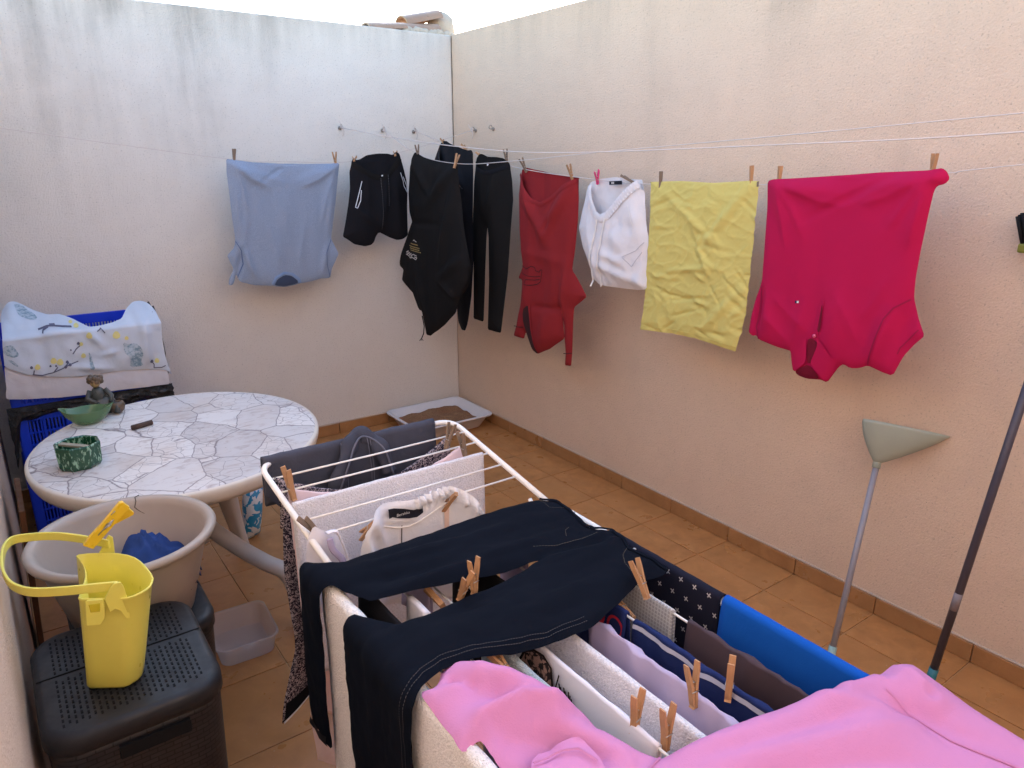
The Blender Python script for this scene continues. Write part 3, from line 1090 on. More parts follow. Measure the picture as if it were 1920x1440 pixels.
c = Cloth(out, hang_y(ROPE1_Y), 0.010, 0.010, 0.02, ft, 0.009, 1)
c.rope_top = 0.045
c.build("body", M["tee_blue"], ts)
c.patch("neck_opening_shade", q1([(372, 1024), (390, 990), (430, 966), (480, 972), (520, 1000), (524, 1014), (495, 1026), (440, 1036), (385, 1032)]), M["tee_blue_shaded"], ts, 0.0015)
c.ribbon("collar", q1([(362, 1026), (380, 985), (428, 956), (482, 962), (522, 994), (530, 1014)]), 0.017, M["tee_rib"], ts, 0.003, thick=0.004)
c.ribbon("sleeve_seam", q1([(136, 760), (172, 820), (182, 900), (150, 985)]), 0.004, M["tee_seam"], ts, 0.002)
c.ribbon("sleeve_seam", q1([(722, 750), (690, 830), (694, 900), (716, 980)]), 0.004, M["tee_seam"], ts, 0.002)

# --- black shorts
Z = zm(640, 270, 1 / 7.2)
q = lambda pts: P_y(Z(pts), ROPE1_Y)
U = lambda a, b: q([(a, b)])[0]
out = [(120, 230), (150, 195), (185, 215), (230, 210), (330, 150), (480, 128), (620, 130), (680, 150), (720, 105), (765, 125), (780, 180), (820, 320), (860, 480), (875, 650), (870, 850), (880, 1230), (820, 1280), (740, 1295), (640, 1260), (490, 1185), (450, 1250), (430, 1320), (390, 1360), (300, 1378), (160, 1350), (60, 1280), (5, 1250), (40, 1050), (75, 800), (95, 600), (90, 370), (110, 300)]
fr = [(120, 260), (230, 330), (370, 410), (480, 445), (590, 400), (690, 280), (770, 170)] + out[10:]
ztop = U(400, 600)[1]
sh = empty("shorts", (-0.68, ROPE1_Y, 1.2), "black drawstring shorts with white pocket piping", "shorts")
fs = folds(21, 8, 1.5, 0.008, None, 0.3, [(U(300, 420), U(330, 900), 0.014, 0.012), (U(560, 500), U(520, 1100), 0.014, 0.012), (U(200, 900), U(420, 1050), 0.016, 0.010), (U(700, 500), U(760, 1100), 0.016, 0.010)])
c = Cloth(q(out), hang_y(ROPE1_Y - 0.016), 0.028, 0.004, 0.05, fs, 0.009, 1, lambda u, v: v > ztop, q(fr))
c.rope_top = 0.045
c.build("body", M["black"], sh)
c.ribbon("waistband", q([(125, 265), (230, 345), (370, 428), (480, 460), (590, 415), (690, 295), (768, 190)]), 0.030, M["black2"], sh, 0.002, thick=0.003)
for k, pp in enumerate([[(232, 500), (200, 640), (150, 850), (175, 860), (215, 760), (225, 620)], [(762, 385), (800, 500), (810, 560), (865, 650), (860, 570), (800, 440)]]):
    c.ribbon("pocket_piping", q(pp), 0.0045, M["white_line"], sh, 0.004)
for k, pp in enumerate([[(480, 470), (495, 650), (508, 900), (515, 1140)], [(580, 420), (586, 600), (595, 820)]]):
    pts = np.array(q(pp))
    dense = np.array([pts[0] + 0 for _ in range(0)])
    L = [(np.interp(t, np.linspace(0, 1, len(pts)), pts[:, 0]), np.interp(t, np.linspace(0, 1, len(pts)), pts[:, 1])) for t in np.linspace(0, 1, 28 if k == 0 else 18)]
    P3 = c.pts(np.array(L), 1, 0.004)
    g = Geo(); g.tube(P3, 0.0022, 6); cord = g.build("drawcord", M["black2"], sh)
    g = Geo()
    for p in P3[::1]:
        g.ball(p + np.array([0, -0.001, 0]), (0.0026, 0.0022, 0.0022), 6, 4)
    g.build("cord_fleck", M["silver_dots"], cord)
c.patch("size_label", q([(478, 418), (500, 414), (502, 432), (482, 436)]), M["label_white"], sh, 0.012, sm=0)

# --- black hoodie (front, third cord), hung by the hem
Z = zm(740, 250, 1 / 3.6)
q = lambda pts: P_x(Z(pts), ROPE3_X)
U = lambda a, b: q([(a, b)])[0]
hood = empty("hoodie", (ROPE3_X, -0.55, 0.66), "black hoodie with small gold print, hanging upside down in front of black trousers", "hoodie")
out = [(140, 125), (200, 162), (290, 190), (400, 208), (432, 214), (445, 400), (468, 600), (500, 800), (520, 905), (500, 1020), (440, 1130), (415, 1210), (330, 1300), (240, 1368), (215, 1360), (205, 1290), (190, 1200), (165, 1190), (125, 1080), (50, 990), (65, 915), (32, 895), (70, 740), (115, 590), (100, 540), (88, 400), (105, 220)]
fh_ = folds(31, 6, 1.2, 0.012, None, 0.3, [(U(130, 160), U(260, 420), 0.02, 0.018), (U(420, 230), U(250, 470), 0.022, 0.022), (U(250, 470), U(130, 500), 0.03, 0.012), (U(430, 300), U(330, 900), 0.025, 0.022), (U(120, 600), U(330, 620), 0.012, -0.01), (U(480, 850), U(330, 985), 0.02, 0.02), (U(180, 900), U(230, 1250), 0.02, 0.015), (U(330, 985), U(430, 1120), 0.02, 0.015), (U(90, 760), U(60, 900), 0.02, 0.012)])
c = Cloth(q(out), hang_x(ROPE3_X), 0.024, 0.018, 0.03, fh_, 0.011, 1)
c.rope_top = 0.045
c.build("body", M["black2"], hood)
c.patch("sleeve", q([(500, 800), (520, 905), (500, 1020), (440, 1125), (380, 1040), (320, 985), (360, 900), (420, 830)]), M["black2"], hood, 0.012)
g = Geo(); g.tube(c.pts(q([(200, 1230), (206, 1300), (208, 1350), (204, 1385)]), 1, 0.004), 0.0035, 6)
for dx in (-9, 0, 10):
    g.tube(c.pts(q([(204, 1380), (204 + dx, 1396)]), 1, 0.004), 0.002, 5)
g.build("drawcord", M["black2"], hood)
ang = -0.16
for (body, at, sz, mt) in [("STREETS ARE", (162, 750), 0.020, "gold"), ("WATCHING", (160, 766), 0.020, "gold"), ("THE LEGEND", (166, 784), 0.020, "gold"), ("Brooklyn", (146, 808), 0.030, "pale_print"), ("Grand", (150, 835), 0.026, "pale_print")]:
    pass
# small upside-down print: rows of tiny strokes, too fine to read
rs = random.Random(5)
g1 = []
for row, (yy, x0, x1, mt, hh) in enumerate([(742, 140, 188, "gold", 7), (757, 128, 196, "gold", 7), (772, 134, 200, "gold", 7), (787, 140, 202, "gold", 6)]):
    x = x0
    V = []; F = []
    while x < x1:
        w_ = rs.uniform(3, 6)
        sl_ = (x - x0) * 0.30 - 6
        quad = q([(x, yy + sl_), (x + w_, yy + sl_ + w_ * 0.3), (x + w_, yy + sl_ + hh + w_ * 0.3), (x, yy + sl_ + hh)])
        b = len(V); V += list(c.pts(quad, 1, 0.003)); F.append((b, b + 1, b + 2, b + 3))
        x += w_ + 2.2
    mesh("print_line", V, F, M[mt], hood, False)
for pp in [[(105, 800), (118, 790), (112, 812), (132, 800), (126, 822), (146, 806), (142, 826), (160, 814), (182, 826)], [(104, 812), (120, 822), (134, 836), (148, 838), (142, 828), (160, 838), (178, 850), (184, 838), (168, 832)]]:
    c.ribbon("script_print", q(pp), 0.0055, M["pale_print"], hood, 0.003, h=0.004)
c.ribbon("script_print", q([(158, 722), (166, 718), (172, 726), (180, 732)]), 0.005, M["pale_print"], hood, 0.003, h=0.004)

# --- charcoal cargo trousers behind it (fourth cord)
q = lambda pts: P_x(Z(pts), ROPE4_X)
U = lambda a, b: q([(a, b)])[0]
tr = empty("cargo_trousers", (ROPE4_X, -0.5, 0.66), "charcoal cargo trousers behind the black hoodie, nearest the corner", "trousers")
out = [(318, 70), (335, 52), (360, 52), (390, 75), (430, 90), (500, 115), (530, 112), (545, 130), (545, 250), (540, 560), (545, 800), (530, 1100), (515, 1235), (505, 1290), (490, 1330), (460, 1325), (435, 1270), (425, 1150), (380, 1000), (330, 600), (290, 300), (282, 180)]
front = [(320, 100), (345, 180), (400, 230), (450, 240), (500, 180), (540, 135)] + out[8:]
c = Cloth(q(out), hang_x(ROPE4_X - 0.012), 0.026, 0.004, 0.05, folds(41, 7, 1.2, 0.010, None, 0.3, [(U(470, 260), U(500, 380), 0.015, 0.02), (U(350, 150), U(420, 500), 0.02, 0.02)]), 0.012, 1, lambda u, v: v > U(0, 200)[1], q(front))
c.rope_top = 0.045
c.build("body", M["charcoal"], tr)
c.ribbon("pocket_seam", q([(322, 110), (330, 160), (362, 200)]), 0.004, M["silver_dots"], tr, 0.003)
c.ribbon("pocket_seam", q([(462, 240), (470, 300), (500, 375)]), 0.004, M["silver_dots"], tr, 0.003)
c.patch("cargo_pocket", q([(452, 556), (538, 545), (540, 600), (460, 612)]), M["charcoal"], tr, 0.006, sm=0)

# --- black leggings
lg = empty("leggings", (ROPE4_X, -0.85, 0.72), "long black leggings hanging beside the red hoodie", "leggings")
out = [(566, 170), (580, 142), (600, 138), (640, 158), (700, 160), (745, 168), (790, 205), (808, 320), (815, 450), (800, 620), (780, 950), (735, 1345), (690, 1336), (640, 1322), (650, 1000), (650, 700), (643, 630), (636, 700), (625, 950), (612, 1270), (540, 1250), (545, 800), (540, 560), (550, 330)]
front = [(566, 190), (590, 230), (640, 255), (700, 250), (760, 225), (788, 210)] + out[7:]
c = Cloth(q(out), hang_x(ROPE4_X - 0.014), 0.024, 0.004, 0.04, folds(45, 7, 1.0, 0.008, None, 0.3, [(U(620, 300), U(640, 560), 0.02, 0.012), (U(720, 300), U(660, 520), 0.02, 0.012)]), 0.011, 1, lambda u, v: v > U(0, 240)[1], q(front))
c.rope_top = 0.045
c.build("body", M["black2"], lg)
c.ribbon("waistband", q([(568, 196), (592, 240), (640, 264), (700, 260), (760, 234), (790, 216)]), 0.022, M["black"], lg, 0.002, thick=0.002)
c.patch("size_label", q([(668, 212), (676, 204), (682, 210), (674, 220)]), M["label_white"], lg, 0.004, sm=0)

# --- red hoodie
Z4 = zm(940, 280, 0.30562)
q = lambda pts: P_x(Z4(pts), ROPE4_X)
U = lambda a, b: q([(a, b)])[0]
rh = empty("red_hoodie", (ROPE4_X, -1.3, 0.69), "red hoodie hung upside down with hood and sleeves dangling", "hoodie")
out = [(122, 120), (140, 112), (200, 126), (260, 140), (420, 168), (480, 172), (478, 300), (470, 450), (455, 620), (446, 740), (480, 820), (522, 905), (452, 968), (445, 1050), (436, 1250), (428, 1330), (386, 1326), (392, 1250), (378, 1040), (365, 970), (385, 1080), (385, 1162), (300, 1225), (225, 1255), (190, 1230), (165, 1160), (150, 1120), (140, 1162), (75, 1142), (95, 1080), (116, 950), (126, 800), (104, 790), (130, 715), (110, 500), (103, 280), (112, 180)]
front = [(124, 156), (160, 226), (215, 300), (268, 326), (330, 290), (400, 225), (476, 180)] + out[6:]
fr_ = folds(51, 7, 1.3, 0.010, None, 0.3, [
    (U(150, 240), U(280, 520), 0.022, 0.024), (U(440, 240), U(290, 510), 0.022, 0.026), (U(290, 510), U(330, 420), 0.012, -0.018), (U(270, 400), U(290, 620), 0.04, 0.012),
    (U(430, 700), U(400, 1000), 0.022, 0.018), (U(170, 800), U(160, 950), 0.02, 0.012), (U(200, 960), U(380, 980), 0.012, -0.012), (U(140, 620), U(420, 700), 0.02, 0.008), (U(300, 1000), U(260, 1220), 0.03, 0.014)])
c = Cloth(q(out), hang_x(ROPE4_X), 0.026, 0.014, 0.03, fr_, 0.009, 1, lambda u, v: v > U(0, 260)[1], q(front))
c.rope_top = 0.045
c.build("body", M["red"], rh)
c.ribbon("hem_rib", q([(124, 150), (160, 232), (213, 312), (268, 338), (332, 302), (402, 237), (474, 192)]), 0.022, M["red"], rh, 0.002, thick=0.003)
c.patch("hood_opening_shade", q([(150, 985), (190, 948), (196, 1000), (205, 1100), (238, 1248), (215, 1248), (175, 1160), (160, 1080)]), M["maroon_dark"], rh, 0.003)
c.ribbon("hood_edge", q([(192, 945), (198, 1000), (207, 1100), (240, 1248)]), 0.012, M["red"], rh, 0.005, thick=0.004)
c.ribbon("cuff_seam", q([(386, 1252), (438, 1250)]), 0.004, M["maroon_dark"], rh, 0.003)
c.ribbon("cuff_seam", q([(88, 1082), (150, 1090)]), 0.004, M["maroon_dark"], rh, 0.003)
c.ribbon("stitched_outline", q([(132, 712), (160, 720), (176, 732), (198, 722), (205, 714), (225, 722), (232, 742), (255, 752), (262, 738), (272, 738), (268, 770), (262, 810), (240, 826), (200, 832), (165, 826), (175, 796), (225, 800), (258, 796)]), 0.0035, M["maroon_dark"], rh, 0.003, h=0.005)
c.ribbon("stitched_outline", q([(136, 735), (150, 760), (190, 775), (230, 780), (262, 776)]), 0.003, M["maroon_dark"], rh, 0.003, h=0.005)

# --- white shorts on the line
ws = empty("white_shorts", (ROPE4_X, -1.77, 1.1), "white drawstring shorts between the red hoodie and yellow pillowcase", "shorts")
out = [(545, 198), (600, 180), (680, 170), (760, 180), (820, 185), (862, 186), (872, 260), (885, 450), (906, 560), (892, 700), (896, 858), (830, 864), (760, 854), (690, 846), (640, 838), (600, 830), (566, 800), (550, 740), (530, 680), (500, 600), (476, 480), (500, 360), (525, 250)]
front = [(545, 212), (560, 290), (600, 390), (640, 415), (680, 395), (750, 310), (850, 200)] + out[6:]
fw = folds(61, 10, 2.5, 0.009, None, 0.3, [(U(560, 500), U(600, 760), 0.016, 0.016), (U(720, 480), U(760, 640), 0.03, 0.018), (U(600, 700), U(880, 830), 0.016, 0.014), (U(620, 720), U(650, 830), 0.02, -0.018), (U(820, 350), U(880, 560), 0.02, 0.014), (U(650, 640), U(780, 700), 0.014, 0.014)], fine=0.004, ffreq=22)
c = Cloth(q(out), hang_x(ROPE4_X), 0.034, 0.02, 0.045, fw, 0.008, 1, lambda u, v: v > U(0, 300)[1], q(front))
c.rope_top = 0.045
c.build("body", M["white_cot"], ws)
wb = c.ribbon("waistband", q([(548, 222), (562, 296), (602, 398), (640, 424), (682, 404), (752, 318), (852, 210)]), 0.034, M["white_cot"], ws, 0.003, thick=0.006)
for k in range(13):
    t = k / 12
    a = (690 + 150 * t, 396 - 176 * t)
    c.ribbon("gather", q([(a[0] - 10, a[1] - 16), (a[0] + 12, a[1] + 20)]), 0.006, M["white_cot"], wb, 0.005, h=0.006, thick=0.006)
c.ribbon("drawcord", q([(622, 428), (600, 560), (572, 740), (566, 838)]), 0.006, M["white_cord"], ws, 0.005, thick=0.006)
c.ribbon("drawcord", q([(674, 420), (650, 560), (628, 720), (620, 840)]), 0.006, M["white_cord"], ws, 0.005, thick=0.006)
c.ribbon("pocket_seam", q([(806, 340), (828, 420), (842, 470)]), 0.004, M["white_cord"], ws, 0.003)
c.ribbon("pocket_edge", q([(890, 570), (850, 620), (784, 656), (826, 718), (880, 630)]), 0.003, M["seam_white"], ws, 0.004)
lb = c.patch("brand_label", q([(668, 196), (745, 192), (746, 216), (668, 218)]), M["label_black"], ws, -0.024, sm=0)
c.patch("label_mark", q([(682, 200), (704, 199), (704, 212), (682, 212)]), M["pale_print"], lb, -0.023, sm=0)

# --- yellow pillowcase
yp = empty("pillowcase", (ROPE4_X, -2.25, 0.95), "crumpled yellow pillowcase pegged on the line", "pillowcase")
out = [(918, 200), (1000, 197), (1100, 194), (1200, 200), (1300, 206), (1440, 198), (1520, 193), (1582, 195), (1566, 400), (1546, 600), (1520, 800), (1500, 1000), (1470, 1130), (1440, 1240), (1350, 1208), (1200, 1160), (1050, 1130), (940, 1116), (855, 1105), (870, 1000), (890, 800), (905, 600), (915, 400)]
rs = random.Random(9)
ex = []
for k in range(46):
    u0, v0 = rs.uniform(880, 1540), rs.uniform(300, 1150)
    a_ = rs.choice([rs.gauss(-0.6, 0.35), rs.gauss(0.25, 0.3), rs.gauss(0.9, 0.3)])
    L = rs.uniform(60, 230)
    ex.append((U(u0, v0), U(u0 + L * math.cos(a_), v0 + L * math.sin(a_)), rs.uniform(0.004, 0.009), rs.choice([-1, 1]) * rs.uniform(0.003, 0.008)))
ex += [(U(1000, 260), U(1380, 640), 0.012, 0.010), (U(1500, 260), U(1230, 610), 0.012, 0.010), (U(1480, 860), U(1220, 1120), 0.012, 0.010), (U(1000, 750), U(1330, 720), 0.008, 0.008), (U(1220, 610), U(1290, 790), 0.008, 0.009)]
fy0 = folds(71, 4, 3, 0.008, U(0, 200)[1], 0.2, ex, fine=0.0025, ffreq=18)
def rdg(u, v, f, seed, rot):
    a_ = u * math.cos(rot) + v * math.sin(rot); b_ = -u * math.sin(rot) + v * math.cos(rot)
    w_ = 0.35 * pn(a_ * f * 0.5, b_ * f * 0.5, seed + 3)
    return (1 - 2.2 * np.abs(pn(a_ * f * 0.55 + w_, b_ * f + w_, seed))) ** 5
fy = lambda u, v: fy0(u, v) + 0.0028 * rdg(u, v, 12, 2, 0.5) + 0.0026 * rdg(u, v, 17, 7, -0.7) + 0.0012 * rdg(u, v, 30, 12, 0.1)
c = Cloth(q(out), hang_x(ROPE4_X), 0.006, 0.006, 0.02, fy, 0.0055, 0)
c.rope_top = 0.045
c.build("body", M["yellow"], yp)
c.ribbon("hem_seam", q([(868, 1080), (960, 1092), (1060, 1106), (1200, 1134), (1350, 1180), (1446, 1212)]), 0.003, M["yellow"], yp, 0.002, thick=0.0015)
c.patch("corner_tag", q([(1574, 198), (1588, 198), (1586, 228), (1574, 230)]), M["peg_grey"], yp, 0.004, sm=0)

# --- magenta polo shirt
Z5 = zm(1380, 260, 1 / 3.0)
q = lambda pts: P_x(Z5(pts), ROPE4_X)
U = lambda a, b: q([(a, b)])[0]
po = empty("polo_shirt", (ROPE4_X, -2.85, 0.94), "magenta polo shirt hanging upside down, collar at the bottom", "polo shirt")
out = [(180, 238), (215, 228), (350, 222), (500, 212), (650, 202), (800, 190), (950, 184), (1090, 178), (1135, 170), (1165, 165), (1190, 185), (1205, 225), (1180, 255), (1140, 265), (1122, 292), (1080, 450), (1040, 620), (1010, 780), (998, 900), (1018, 1000), (1060, 1110), (1000, 1160), (945, 1220), (885, 1333), (830, 1315), (745, 1275), (690, 1292), (640, 1292), (605, 1268), (580, 1282), (515, 1372), (480, 1355), (400, 1350), (345, 1330), (325, 1290), (310, 1195), (240, 1175), (130, 1130), (110, 1105), (95, 1110), (72, 1090), (85, 1000), (110, 900), (145, 800), (160, 600), (175, 400)]
fp = folds(81, 4.5, 1.2, 0.009, U(0, 210)[1], 0.5, [
    (U(240, 250), U(600, 310), 0.020, 0.014), (U(1100, 200), U(720, 300), 0.020, 0.014), (U(640, 300), U(660, 360), 0.10, -0.010), (U(220, 260), U(300, 520), 0.016, 0.008), (U(1110, 260), U(960, 560), 0.018, 0.010), (U(1130, 200), U(1160, 250), 0.010, 0.006),
    (U(870, 980), U(760, 1260), 0.018, 0.016), (U(985, 930), U(930, 1180), 0.02, -0.012), (U(580, 900), U(560, 1200), 0.03, 0.014), (U(150, 850), U(120, 1090), 0.010, -0.02), (U(180, 900), U(200, 1130), 0.022, 0.010), (U(400, 900), U(330, 1160), 0.02, 0.008)])
fp0 = fp
def fp(u, v):
    n = fp0(u, v)
    for pp, wd, am in [([U(245, 250), U(330, 400), U(390, 560)], 0.014, 0.010), ([U(245, 250), U(270, 420), U(290, 640)], 0.012, 0.007), ([U(260, 250), U(480, 350), U(640, 380)], 0.016, 0.010), ([U(1095, 215), U(960, 380), U(860, 520)], 0.016, 0.011), ([U(1100, 220), U(1040, 420), U(970, 640)], 0.012, 0.008), ([U(1080, 215), U(880, 320), U(700, 372)], 0.016, 0.010),
                       ([U(560, 860), U(640, 1000), U(700, 1180)], 0.020, 0.007), ([U(880, 760), U(800, 900), U(690, 1040)], 0.018, 0.006), ([U(200, 860), U(300, 980), U(420, 1080)], 0.016, 0.006), ([U(150, 980), U(220, 1040), U(300, 1150)], 0.012, 0.006)]:
        n = n + crease(u, v, pp, wd, am)
    return n
c = Cloth(q(out), hang_x(ROPE4_X), 0.012, 0.012, 0.018, fp, 0.0085, 1)
c.rope_top = 0.045
c.build("body", M["magenta"], po)
c.ribbon("placket", q([(500, 905), (480, 1000), (462, 1095)]), 0.020, M["magenta"], po, 0.002, thick=0.002)
c.patch("placket_gap_shade", q([(500, 920), (504, 960), (492, 1080), (472, 1085), (486, 1000)]), M["magenta_shaded"], po, 0.0045)
c.patch("neck_opening_shade", q([(414, 1130), (440, 1115), (480, 1150), (470, 1200), (436, 1262), (412, 1255)]), M["magenta_shaded"], po, 0.003)
c.patch("collar", q([(318, 1160), (360, 1130), (412, 1112), (414, 1180), (412, 1252), (370, 1285), (330, 1312), (318, 1250)]), M["magenta"], po, 0.008)
c.patch("collar", q([(462, 1100), (520, 1160), (546, 1215), (592, 1258), (518, 1368), (470, 1310), (436, 1262), (462, 1200), (482, 1150)]), M["magenta"], po, 0.009)
c.patch("collar_inside_shade", q([(332, 1316), (372, 1288), (420, 1262), (470, 1320), (476, 1350), (400, 1348)]), M["magenta_shaded"], po, 0.004)
c.ribbon("sleeve_seam", q([(985, 905), (900, 950), (850, 1010), (800, 1140), (748, 1272)]), 0.005, M["magenta_seam"], po, 0.002)
c.ribbon("sleeve_seam", q([(146, 830), (136, 920), (116, 1060), (128, 1126)]), 0.005, M["magenta_seam"], po, 0.002)
c.ribbon("cuff_seam", q([(1030, 1075), (985, 1120), (930, 1175), (915, 1210)]), 0.004, M["magenta_seam"], po, 0.002)
bp = c.pts(q([(461, 1105)]), 1, 0.008)[0]
g = Geo(); g.tube([bp, bp + np.array([-0.003, 0, 0])], 0.0062, 12); g.build("button", M["button_pink"], po)
c.patch("emblem", q([(344, 910), (366, 910), (366, 922), (344, 922)]), M["label_white"], po, 0.003, sm=0)
c.patch("emblem", q([(344, 909), (355, 909), (355, 923), (344, 923)]), M["navy"], po, 0.0036, sm=0)

# --- pegs on the lines
AX, AY = 0.0, R(90)
T1 = "wooden peg at the outer corner of the blue T-shirt"
def pg(px, Y=None, X=None, label="", **kw):
    p = ony(px[0], px[1], Y) if Y is not None else onx(px[0], px[1], X)
    kw.setdefault("up", 0.020)
    return peg(p, label, AX if Y is not None else AY, **kw)

pg((439, 302), Y=ROPE1_Y, label="grey wooden peg on the left hem corner of the blue T-shirt", mat=M["peg_grey"], tilt=0.1, roll=0.2)
pg((629, 306), Y=ROPE1_Y, label="wooden peg on the right hem corner of the blue T-shirt", tilt=-0.05, roll=0.7)
pg((664, 300), Y=ROPE1_Y - 0.012, label="wooden peg pinching the left waist of the black shorts", tilt=1.0, lean=1.0, roll=0.3)
pg((741, 290), Y=ROPE1_Y - 0.012, label="wooden peg pinching the right waist of the black shorts", tilt=1.0, lean=1.0, roll=0.3)
pg((784, 292), X=ROPE3_X, label="thin grey peg at the upper left of the black hoodie", mat=M["peg_grey"], lean=0.1)
pg((853, 310), X=ROPE3_X - 0.02, label="wooden peg at the right hem of the black hoodie", lean=-0.35, roll=0.3)
pg((836, 273), X=ROPE4_X, label="peg at the left waist of the charcoal cargo trousers", tilt=0.9, roll=0.3)
pg((876, 284), X=ROPE4_X, label="peg at the right waist of the charcoal cargo trousers", tilt=0.9, roll=0.3)
pg((905, 296), X=ROPE4_X, label="wooden peg at the left waist of the black leggings", tilt=1.1, roll=0.3)
pg((950, 302), X=ROPE4_X, label="grey peg at the right waist of the black leggings", mat=M["peg_grey"], lean=0.15)
pg((985, 318), X=ROPE4_X, label="grey peg leaning at the left hem of the red hoodie", mat=M["peg_grey"], lean=0.35, tilt=0.2)
pg((1072, 332), X=ROPE4_X, label="wooden peg at the right hem of the red hoodie", lean=0.2, tilt=0.2)
pg((1120, 340), X=ROPE4_X, label="pink plastic peg on the white shorts", mat=M["peg_pink"], tilt=-0.5, lean=0.5)
pg((1184, 340), X=ROPE4_X, label="grey peg lying along the waist of the white shorts", mat=M["peg_grey"], tilt=1.2, roll=0.2)
pg((1238, 350), X=ROPE4_X, label="dark wooden peg at the left corner of the yellow pillowcase", mat=M["peg_grey"], roll=0.5)
pg((1408, 343), X=ROPE4_X, label="wooden peg at the right corner of the yellow pillowcase", tilt=0.05, roll=0.9)
pg((1460, 345), X=ROPE4_X, label="wooden peg at the left hem of the magenta polo shirt", roll=0.95)
pg((1747, 328), X=ROPE4_X, label="wooden peg at the right hem of the magenta polo shirt", roll=0.95)

# =================================================================== DRYING RACK
ZR = 0.87
RX0, RX1 = -2.10, -1.525
RY0, RY1 = -2.93, -4.02
WX0, WX1, WY1 = -2.075, -1.53, -2.465
zw = lambda Y: ZR + 0.17 * (Y - (-2.92))
rack = empty("drying_rack", (-1.8, -3.4, 0), "white metal winged drying rack loaded with washing", "drying rack")


def rounded(pts, r=0.05, n=6):
    out = []
    m = len(pts)
    for i in range(m):
        p = Vector(pts[i])
        if i in (0, m - 1):
            out.append(p); continue
        a = (Vector(pts[i - 1]) - p).normalized(); b = (Vector(pts[i + 1]) - p).normalized()
        p0, p1 = p + a * r, p + b * r
        for k in range(n + 1):
            t = k / n
            out.append(p0 * (1 - t) ** 2 + p * 2 * t * (1 - t) + p1 * t * t)
    return out


Geo().tube(rounded([(WX0 + 0.004, RY0 + 0.02, zw(RY0 + 0.02)), (WX0, WY1, zw(WY1)), (WX1, WY1, zw(WY1)), (WX1 - 0.004, RY0 + 0.02, zw(RY0 + 0.02))], 0.055), 0.0072, 10).build("wing_frame", M["white_metal"], rack)
Geo().tube(rounded([(RX0, RY0, ZR), (RX0, RY1, ZR), (RX1, RY1, ZR), (RX1, RY0, ZR), (RX0, RY0, ZR)], 0.03), 0.0085, 10).build("centre_frame", M["white_metal"], rack)
WING_WIRES = [-2.54, -2.602, -2.664, -2.726, -2.788]
for Y in WING_WIRES:
    Geo().tube([(WX0 + 0.002, Y, zw(Y)), ((WX0 + WX1) / 2, Y, zw(Y) - 0.0015), (WX1 - 0.002, Y, zw(Y))], 0.0024, 6).build("wire", M["white_metal"], rack)
CWIRES = [-2.045, -1.99, -1.935, -1.88, -1.82, -1.758, -1.698, -1.624]
for X in CWIRES:
    Geo().tube([(X, RY0, ZR), (X, (RY0 + RY1) / 2, ZR - 0.002), (X, RY1, ZR)], 0.0024, 6).build("wire", M["white_metal"], rack)
for (x0, y0, x1, y1) in [(RX0 + 0.01, -3.15, RX0 + 0.01, -3.95), (RX0 + 0.01, -3.82, RX0 + 0.01, -3.02), (RX1 - 0.01, -3.15, RX1 - 0.01, -3.95), (RX1 - 0.01, -3.82, RX1 - 0.01, -3.02)]:
    Geo().tube([(x0, y0, ZR - 0.01), (x1, y1, 0.012)], 0.009, 10).build("leg", M["white_metal"], rack)
for y in (-3.02, -3.95):
    Geo().tube([(RX0, y, 0.012), (RX1, y, 0.012)], 0.009, 10).build("foot_bar", M["white_metal"], rack)
Geo().tube([(RX0 + 0.03, RY0 + 0.06, zw(RY0 + 0.06) - 0.01), (RX0 + 0.02, -3.12, 0.60)], 0.005, 8).build("wing_strut", M["white_metal"], rack)
Geo().tube([(RX1 - 0.03, RY0 + 0.06, zw(RY0 + 0.06) - 0.01), (RX1 - 0.02, -3.12, 0.60)], 0.005, 8).build("wing_strut", M["white_metal"], rack)

# fabrics of the washing on the rack
M["denim_grey"] = fabric("washed_black_denim", lin(66, 68, 80), 0.6, 600, 0.7, 14, 0.85)
M["denim_seam"] = flat("denim_seam_thread", lin(96, 98, 112))
M["towel_white"] = terry("white_terry", (0.78, 0.78, 0.84))
M["towel_cream"] = terry("cream_terry", (0.84, 0.82, 0.80))
M["towel_blue_grey"] = terry("pale_blue_grey_terry", (0.42, 0.50, 0.54))
M["pale_pink"] = fabric("pale_pink_viscose", lin(222, 200, 205), 0.05, 700, 0.4, 9)
M["lavender"] = fabric("lavender_jersey", lin(176, 166, 196), 0.05, 700, 0.4, 10)
M["white_jersey"] = fabric("white_jersey", (0.72, 0.72, 0.80), 0.04, 700, 0.4, 10)
M["white_fleece"] = fabric("white_jogger_fleece", (0.74, 0.75, 0.80), 0.04, 500, 0.5, 18)
M["pink_skin"] = fabric("fleece_inside_seam", lin(226, 196, 180), 0.05, 500)
M["navy_denim"] = fabric("dark_navy_stretch_denim", (0.0040, 0.0060, 0.0118), 0.2, 800, 0.3, 7, 0.92)
M["stitch"] = flat("grey_stitching", lin(74, 72, 76))
M["tan_stitch"] = flat("tan_stitching", lin(96, 88, 78))
M["pink"] = fabric("pink_sweatshirt_fleece", lin(196, 132, 178), 0.06, 420, 0.4, 9, 0.95, wbump=0.6)
M["navy_towel"] = fabric("navy_striped_cloth", lin(30, 44, 92), 0.08, 350, 0.5, 20)
M["white_stripe"] = flat("white_woven_stripe", lin(176, 182, 200))
M["dgrey"] = fabric("dark_grey_brown_jersey", lin(74, 62, 70), 0.08, 700, 0.3, 9)
M["royal"] = fabric("royal_blue_microfibre", lin(12, 84, 178), 0.06, 420, 0.3, 8)
M["boxer"] = fabric("navy_boxer_jersey", lin(38, 52, 104), 0.08, 700, 0.3, 10)
M["red_print"] = flat("red_print", lin(196, 44, 66))
M["yellow_print"] = flat("yellow_trim", lin(196, 176, 92))
